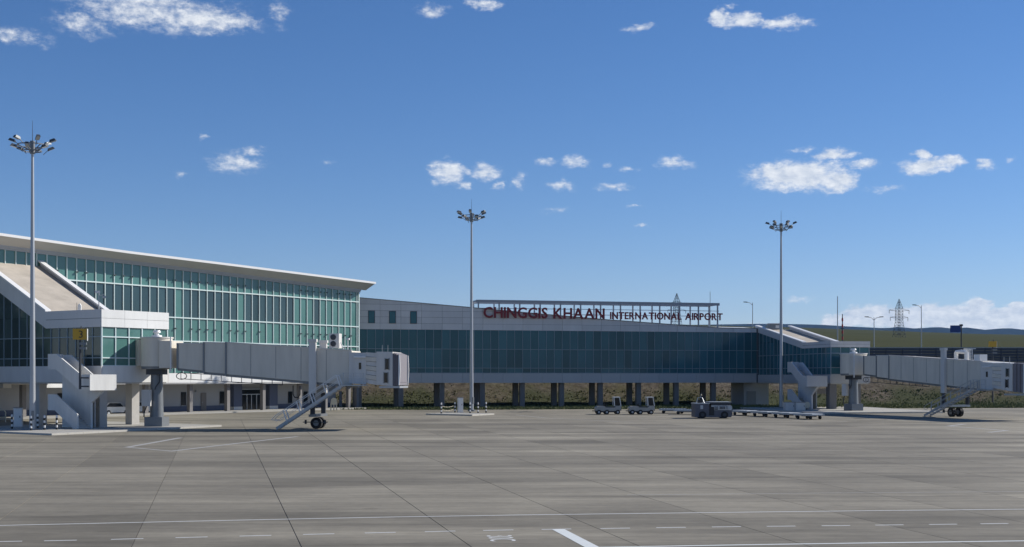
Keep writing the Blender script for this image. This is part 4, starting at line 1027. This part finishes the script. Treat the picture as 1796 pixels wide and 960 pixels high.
def roof_dish():
    b = at(139.5, 546, 121.5); T = thing('roof_antenna', 'small white curved antenna on the near link roof', 'antenna', b, R(-20))
    MB().prism([(-.18, 0), (.18, 0), (.2, .5), (.05, .72), (-.15, .6)], -.05, .05).build('reflector', 'white_paint', T); MB().cyl((-.3, 0, -.1), (-.3, 0, .8), .025, .02, 6).build('rod', 'dark_metal', T)
roof_dish()

# ------------------------------------------------------------------ vehicles on the apron
def tug(px, row, label):
    p = gp(px, row); T = thing('baggage_tractor', label, 'tractor', p, R(4), 'white baggage tractors')
    MB().prism([(-1.5, .42), (1.35, .42), (1.5, .55), (1.5, 1.0), (.85, 1.05), (.75, .82), (-.35, .82), (-.45, .98), (-1.3, .98), (-1.55, .8)], -.68, .68).build('body', 'tug_grey', T)
    MB().box(-1.46, 1.3, -.66, .66, .26, .418).build('chassis', 'black_paint', T)
    MB().prism([(-.3, .824), (.72, .824), (.72, .93), (-.3, .93)], -.55, .55).build('load_deck', 'dark_metal', T)
    MB().prism([(-.5, .98), (-.25, .98), (-.32, 1.28), (-.45, 1.28)], -.25, .25).build('seat', 'black_paint', T)
    cabf = MB()
    for y in (-.62, .62):
        cabf.bar((.72, y, 1.03), (.66, y, 2.0), .09); cabf.bar((1.48, y, 1.0), (1.32, y, 2.0), .09)
    cabf.box(.58, 1.4, -.68, .68, 2.0, 2.08); cabf.build('cab_frame', 'white_panel', T)
    MB().prism([(.76, 1.08), (1.4, 1.04), (1.28, 1.96), (.72, 1.96)], -.6, .6).build('cab_glass', 'glass_dark', T)
    MB().bar((-.1, -.4, .93), (-.2, -.4, 1.25), .05).build('steering_column', 'dark_metal', T)
    for x in (-1.15, -.2, 1.1):
        for y in (-.6, .6):
            w = MB().cyl((x, y - .12, .28), (x, y + .12, .28), .28, .28, 16).build('wheel', 'rubber', T); MB().cyl((x, y - .13, .28), (x, y - .121, .28), .13, .13, 10).build('hub', 'galv', w)
    MB().box(1.48, 1.56, -.5, .5, .45, .6).build('bumper', 'rubber', T); MB().box(1.502, 1.53, -.55, -.35, .72, .86).build('headlight', 'lamp_glass', T)
    MB().bar((-1.5, 0, .4), (-1.85, 0, .42), .1).build('tow_hook', 'dark_metal', T)
tug(1066, 727, 'left of the two white baggage tractors parked before the concourse')
tug(1124.5, 727, 'right of the two white baggage tractors parked before the concourse')
def pushback():
    p = gp(1248, 733.5); T = thing('pushback_tug', 'low dark pushback tug with silver engine housing and beacon frame', 'aircraft tug', p, R(3)); T.scale = (.97, .97, .92)
    MB().prism([(-2.1, .13), (2.0, .13), (2.1, .3), (2.1, .95), (-2.1, 1.0)], -1.1, 1.1).build('chassis', 'navy_body', T)
    MB().prism([(-2.1, 1.0), (-.45, 1.0), (-.5, 1.68), (-2.1, 1.72)], -1.12, 1.12).build('cab_block', 'navy_body', T)
    MB().box(-2.14, -.42, -1.16, 1.16, 1.724, 1.82).build('cab_top', 'silver_body', T)
    MB().prism([(-.3, .98), (2.0, .98), (2.12, 1.2), (2.05, 1.5), (-.25, 1.55)], -1.14, 1.14).build('engine_housing', 'silver_body', T)
    MB().prism([(-.2, 1.56), (2.0, 1.56), (2.02, 1.86), (-.45, 1.9)], -1.0, 1.0).build('deck_slab', 'dark_metal', T); MB().box(-.5, 2.06, -1.1, 1.1, 1.9, 1.96).build('deck_top', 'silver_body', T)
    MB().prism([(-.5, .36), (.05, .36), (.05, 1.35), (-.5, 1.4)], -1.16, -1.102).build('side_step', 'black_paint', T)
    for a, b in ((.1, .48), (.66, 1.28), (1.38, 1.6)):
        gr = MB().box(a, b, -1.19, -1.142, 1.02 if a < .5 else 1.1, 1.42).build('grille', 'dark_metal', T)
        n = 4
        for i in range(n + 1): x = a + (b - a) * i / n; MB().box(x - .015, x + .015, -1.215, -1.191, 1.1, 1.4).build('grille_bar', 'silver_body', gr)
    fr_ = MB()
    fr_.bar((-1.85, -.6, 1.82), (-1.65, -.4, 2.45), .06).bar((-.95, -.6, 1.82), (-1.15, -.4, 2.45), .06).bar((-1.65, -.4, 2.45), (-1.15, -.4, 2.45), .06).bar((-1.4, -.4, 2.45), (-1.25, -.4, 2.75), .05)
    fr_.build('beacon_frame', 'galv', T); MB().box(-1.6, -1.15, -.35, .1, 1.82, 2.2).build('seat', 'black_paint', T); MB().cyl((-1.25, -.4, 2.72), (-1.25, -.4, 2.88), .07, .06, 8).build('beacon', 'cream', T)
    MB().box(-1.5, -1.2, -1.165, -1.122, 1.1, 1.55).build('cab_panel', 'silver_body', T)
    for x in (-1.25, 1.25):
        for y in (-.95, .95):
            w = MB().cyl((x, y - .2, .42), (x, y + .2, .42), .42, .42, 18).build('wheel', 'rubber', T); MB().cyl((x, y - .21, .42), (x, y - .201, .42), .2, .2, 12).build('hub', 'dark_metal', w)
    MB().box(2.1, 2.2, -.9, .9, .4, .7).build('bumper', 'black_paint', T)
    for y in (-.8, .8): MB().cyl((2.08, y, 1.18), (2.16, y, 1.18), .11, .11, 10).build('headlight', 'lamp_glass', T)
pushback()
def dolly(loc, rz, label, grp):
    T = thing('baggage_dolly', label, 'dolly', loc, rz, grp)
    MB().box(-1.6, 1.6, -.8, .8, .42, .52).build('deck', 'galv', T)
    MB().box(-1.64, 1.64, -.84, -.802, .38, .6).box(-1.64, 1.64, .802, .84, .38, .6).build('side_rail', 'silver_body', T)
    rl = MB().cyl((0, -.74, .55), (0, .74, .55), .05, .05, 8).mesh('roller', 'silver_body')
    for i in range(9): piece('roller', rl, T, (-1.4 + .35 * i, 0, 0))
    for x in (-1.1, 1.1):
        for y in (-.62, .62): MB().cyl((x, y - .08, .2), (x, y + .08, .2), .2, .2, 14).build('wheel', 'rubber', T)
    MB().box(-1.25, 1.25, -.08, .08, .28, .418).build('spine', 'dark_metal', T); MB().bar((1.6, 0, .42), (2.1, 0, .35), .07).build('drawbar', 'dark_metal', T)
A, B = Vector((26.2, 154.2)), Vector((32.8, 139.4)); dv = (B - A); L = dv.length; ang = math.atan2(dv.y, dv.x)
lbs = ['flat baggage dolly nearest the pushback tug on its right', 'second flat baggage dolly right of the pushback tug', 'third flat baggage dolly in the row right of the tug', 'flat baggage dolly at the right end of the row, nearest the camera']
for i, lb in enumerate(lbs):
    c = A + dv * ((i + .5) / 4); dolly((c.x, c.y, gz(c.y)), ang, lb, 'flat baggage dollies')
for (px, row, lb) in ((1180, 725.5, 'flat baggage dolly farthest left, partly seen behind the pushback tug'), (1206, 727, 'flat baggage dolly just behind the left end of the pushback tug')):
    p = gp(px, row); dolly(p, R(-8), lb, 'flat baggage dollies')
def car(loc, rz, label, mt):
    T = thing('parked_car', label, 'car', loc, rz)
    MB().prism([(-2.1, .35), (2.0, .35), (2.1, .6), (2.0, .85), (1.0, .95), (.45, 1.42), (-1.2, 1.45), (-1.95, .98), (-2.15, .85)], -.82, .82).build('body', mt, T)
    MB().prism([(.9, .97), (.42, 1.38), (-1.15, 1.4), (-1.75, .99)], -.835, .835).build('windows', 'glass_dark', T)
    for x in (-1.3, 1.3):
        for y in (-.75, .75):
            w = MB().cyl((x, y - .1, .31), (x, y + .1, .31), .31, .31, 16).build('wheel', 'rubber', T); MB().cyl((x, y - .11, .31), (x, y - .101, .31), .17, .17, 10).build('rim', 'galv', w)
    for y in (-.62, .62): MB().box(2.04, 2.1, y - .16, y + .16, .62, .78).build('headlight', 'lamp_glass', T); MB().box(-2.16, -2.1, y - .14, y + .14, .7, .9).build('tail_light', 'tail_red', T)
p = gp(197, 732); car((p.x, p.y, p.z + .2), R(60), 'white car parked in shade under the near boarding link', 'white_panel')
p = gp(247, 730); car((p.x, p.y, p.z + .2), R(60), 'pale car half hidden behind the near bridge pillar', 'silver_body')

# ------------------------------------------------------------------ wall on the bank, poles, pylons
def bank_wall():
    T = thing('bank_wall', 'dark slatted wall with pale top rail along the crest of the earth bank', 'wall')
    Yw = lambda x: bank_y(x) + 19.5
    xs = [24 + 3.1 * i for i in range(25)]
    for a, b in zip(xs, xs[1:]):
        ya, yb = Yw(a), Yw(b); zt = at(0, 610.5, Yw(a)).z; zb = 7.0
        n = 8; h = (zt - zb) / n
        for i in range(n):
            z0, z1 = zb + i*h + .02, zb + (i+1)*h - .02; o = .04 if i % 2 else 0
            MB().hexa([(a+.05,ya-o,z0),(b-.05,yb-o,z0),(b-.05,yb+.1,z0),(a+.05,ya+.1,z0),(a+.05,ya-o,z1),(b-.05,yb-o,z1),(b-.05,yb+.1,z1),(a+.05,ya+.1,z1)]).build('board', 'fence_dark', T)
        MB().hexa([(a,ya-.08,zt),(b,yb-.08,zt),(b,yb+.15,zt),(a,ya+.15,zt),(a,ya-.08,zt+.13),(b,yb-.08,zt+.13),(b,yb+.15,zt+.13),(a,ya+.15,zt+.13)]).build('top_rail', 'fence_rail', T)
        MB().box(a - .07, a + .07, ya - .09, ya + .11, zb, zt - .003).build('post', 'fence_dark', T)
bank_wall()
def lamp(px, top, Y, arms, label):
    t = at(px, top, Y); z0 = hill_z(t.x, Y) - .3; H = t.z - z0
    T = thing('lamp_post', label, 'lamp post', (t.x, Y, z0)); MB().cyl((0, 0, 0), (0, 0, H), .11, .06, 8).build('pole', 'galv', T)
    for s in arms:
        MB().tube([(0, 0, H - .5), (s*.5, 0, H - .05), (s*1.1, 0, H + .05)], .05).build('arm', 'galv', T); MB().hexa([(s*1.0,-.15,H),(s*1.7,-.15,H+.05),(s*1.7,.15,H+.05),(s*1.0,.15,H),(s*1.0,-.15,H+.16),(s*1.7,-.12,H+.18),(s*1.7,.12,H+.18),(s*1.0,.15,H+.16)]).build('lamp_head', 'lamp_body', T)
lamp(1320, 531, 245, (-1,), 'slim single lamp post rising behind the right end of the concourse roof')
lamp(1533, 557, 240, (-1, 1), 'double-armed lamp post behind the far boarding link')
lamp(1616, 536, 250, (-1,), 'tall single lamp post right of the steel pylon')
def pole(px, top, Y, r, mt, label, name='flagpole', bands=False):
    t = at(px, top, Y); z0 = hill_z(t.x, Y) - .3; H = t.z - z0; T = thing(name, label, 'pole', (t.x, Y, z0)); MB().cyl((0, 0, 0), (0, 0, H), r, r * .6, 8).build('pole', mt, T)
    if bands:
        for k in range(4): MB().cyl((0, 0, H*(.5 + .12*k)), (0, 0, H*(.56 + .12*k)), r*1.25, r*1.25, 8).build('red_band', 'red_paint', T)
        MB().box(-.5, .5, -.4, .4, 0, 2.4).build('equipment_box', 'dark_metal', T); MB().bar((-.35, 0, H*.72), (.35, 0, H*.72), .12).build('cross_arm', 'dark_metal', T)
    else: MB().cyl((0, 0, 0), (0, 0, .5), r * 2, r * 2, 8).build('base', 'galv', T)
pole(1469, 520, 255, .13, 'galv', 'plain tall grey pole above the far link roof')
pole(1477.5, 551, 245, .13, 'dark_metal', 'short dark antenna mast with red bands beside the plain pole', 'antenna_mast', True)
pole(1245.5, 512, 240, .07, 'mid_metal', 'thin whip antenna above the right end of the airport sign', 'whip_antenna')
def road_sign():
    Y = 238; t = at(1686, 570, Y); z0 = hill_z(t.x, Y) - .3; H = t.z - z0; T = thing('road_sign', 'blue rectangular road sign on a dark post above the bank wall', 'sign', (t.x, Y, z0))
    MB().cyl((0, 0, 0), (0, 0, H), .13, .11, 8).build('post', 'dark_metal', T); b = MB().box(-2.0, -.15, -.06, .06, H - 1.35, H - .1).build('sign_board', 'blue_sign', T)
    MB().box(-.3, .25, -.15, .15, H - .25, H + .1).build('lamp', 'dark_metal', T)
road_sign()
def pylon(px, top, Y, label, base=None):
    t = at(px, top, Y); z0 = hill_z(t.x, Y); H = t.z - z0; T = thing('power_pylon', label, 'pylon', (t.x, Y, z0), R(20), 'steel lattice power pylons')
    w = lambda f: 3.6 - 3.6 * f if f < .45 else (1.98 if f < .76 else 1.98 * (1 - f) / .24 + .1)
    fs_ = [0, .12, .23, .33, .41, .48, .55, .62, .70, .78, .86, .94, 1]
    leg, br = MB(), MB()
    C4 = ((-1, -1), (1, -1), (1, 1), (-1, 1))
    for a, b in zip(fs_, fs_[1:]):
        for k in range(4):
            (x, y), (x2, y2) = C4[k], C4[(k + 1) % 4]
            leg.bar((x*w(a), y*w(a), a*H), (x*w(b), y*w(b), b*H), .24); br.bar((x*w(a), y*w(a), a*H), (x2*w(b), y2*w(b), b*H), .085); br.bar((x2*w(a), y2*w(a), a*H), (x*w(b), y*w(b), b*H), .085); br.bar((x*w(b), y*w(b), b*H), (x2*w(b), y2*w(b), b*H), .15)
    leg.build('legs', 'dark_metal', T); br.build('bracing', 'dark_metal', T)
    for f, l in ((.52, 8), (.70, 9)):
        for s in (-1, 1): MB().bar((s*1.5, 0, f*H), (s*l, 0, f*H + .6), .3).bar((s*1.5, 0, f*H + 2), (s*l, 0, f*H + .7), .2).bar((s*l, 0, f*H + .6), (s*l, 0, f*H - 2), .25).build('cross_arm', 'mid_metal', T)
pylon(1577, 525, 1000, 'steel lattice power pylon on the green hillside')
pylon(1187, 515, 1050, 'steel lattice power pylon showing through the airport sign frame')
def hut(px, row, Y, w, h, label):
    t = at(px, row, Y); T = thing('roof_unit', label, 'roof unit', t); MB().box(-w/2, w/2, 0, 2, 0, h).build('casing', 'mid_metal', T); MB().box(-w/2 - .1, w/2 + .1, -.1, 2.1, h, h + .1).build('lid', 'white_wall', T); MB().box(.1, w/2 - .15, -.05, -.004, .2, h - .2).build('louvre', 'white_wall', T)
hut(1359, 578, 192, 1.6, .8, 'small box unit on the roof behind the third mast')

# ------------------------------------------------------------------ air
def haze():
    m = bpy.data.materials.new('haze'); m.use_nodes = True; nt = m.node_tree; nt.nodes.clear()
    o = nt.nodes.new('ShaderNodeOutputMaterial'); v = nt.nodes.new('ShaderNodeVolumePrincipled')
    v.inputs['Color'].default_value = (.34, .58, 1, 1); v.inputs['Density'].default_value = 2.0e-5; v.inputs['Anisotropy'].default_value = .1
    nt.links.new(v.outputs[0], o.inputs['Volume']); MAT['haze'] = m
    b = MB().box(-17500, 17500, -800, 17500, -60, 900).build('haze', 'haze'); tag(b, 'thin blue air between the airport and the far mountains', 'haze', kind='stuff')
haze()
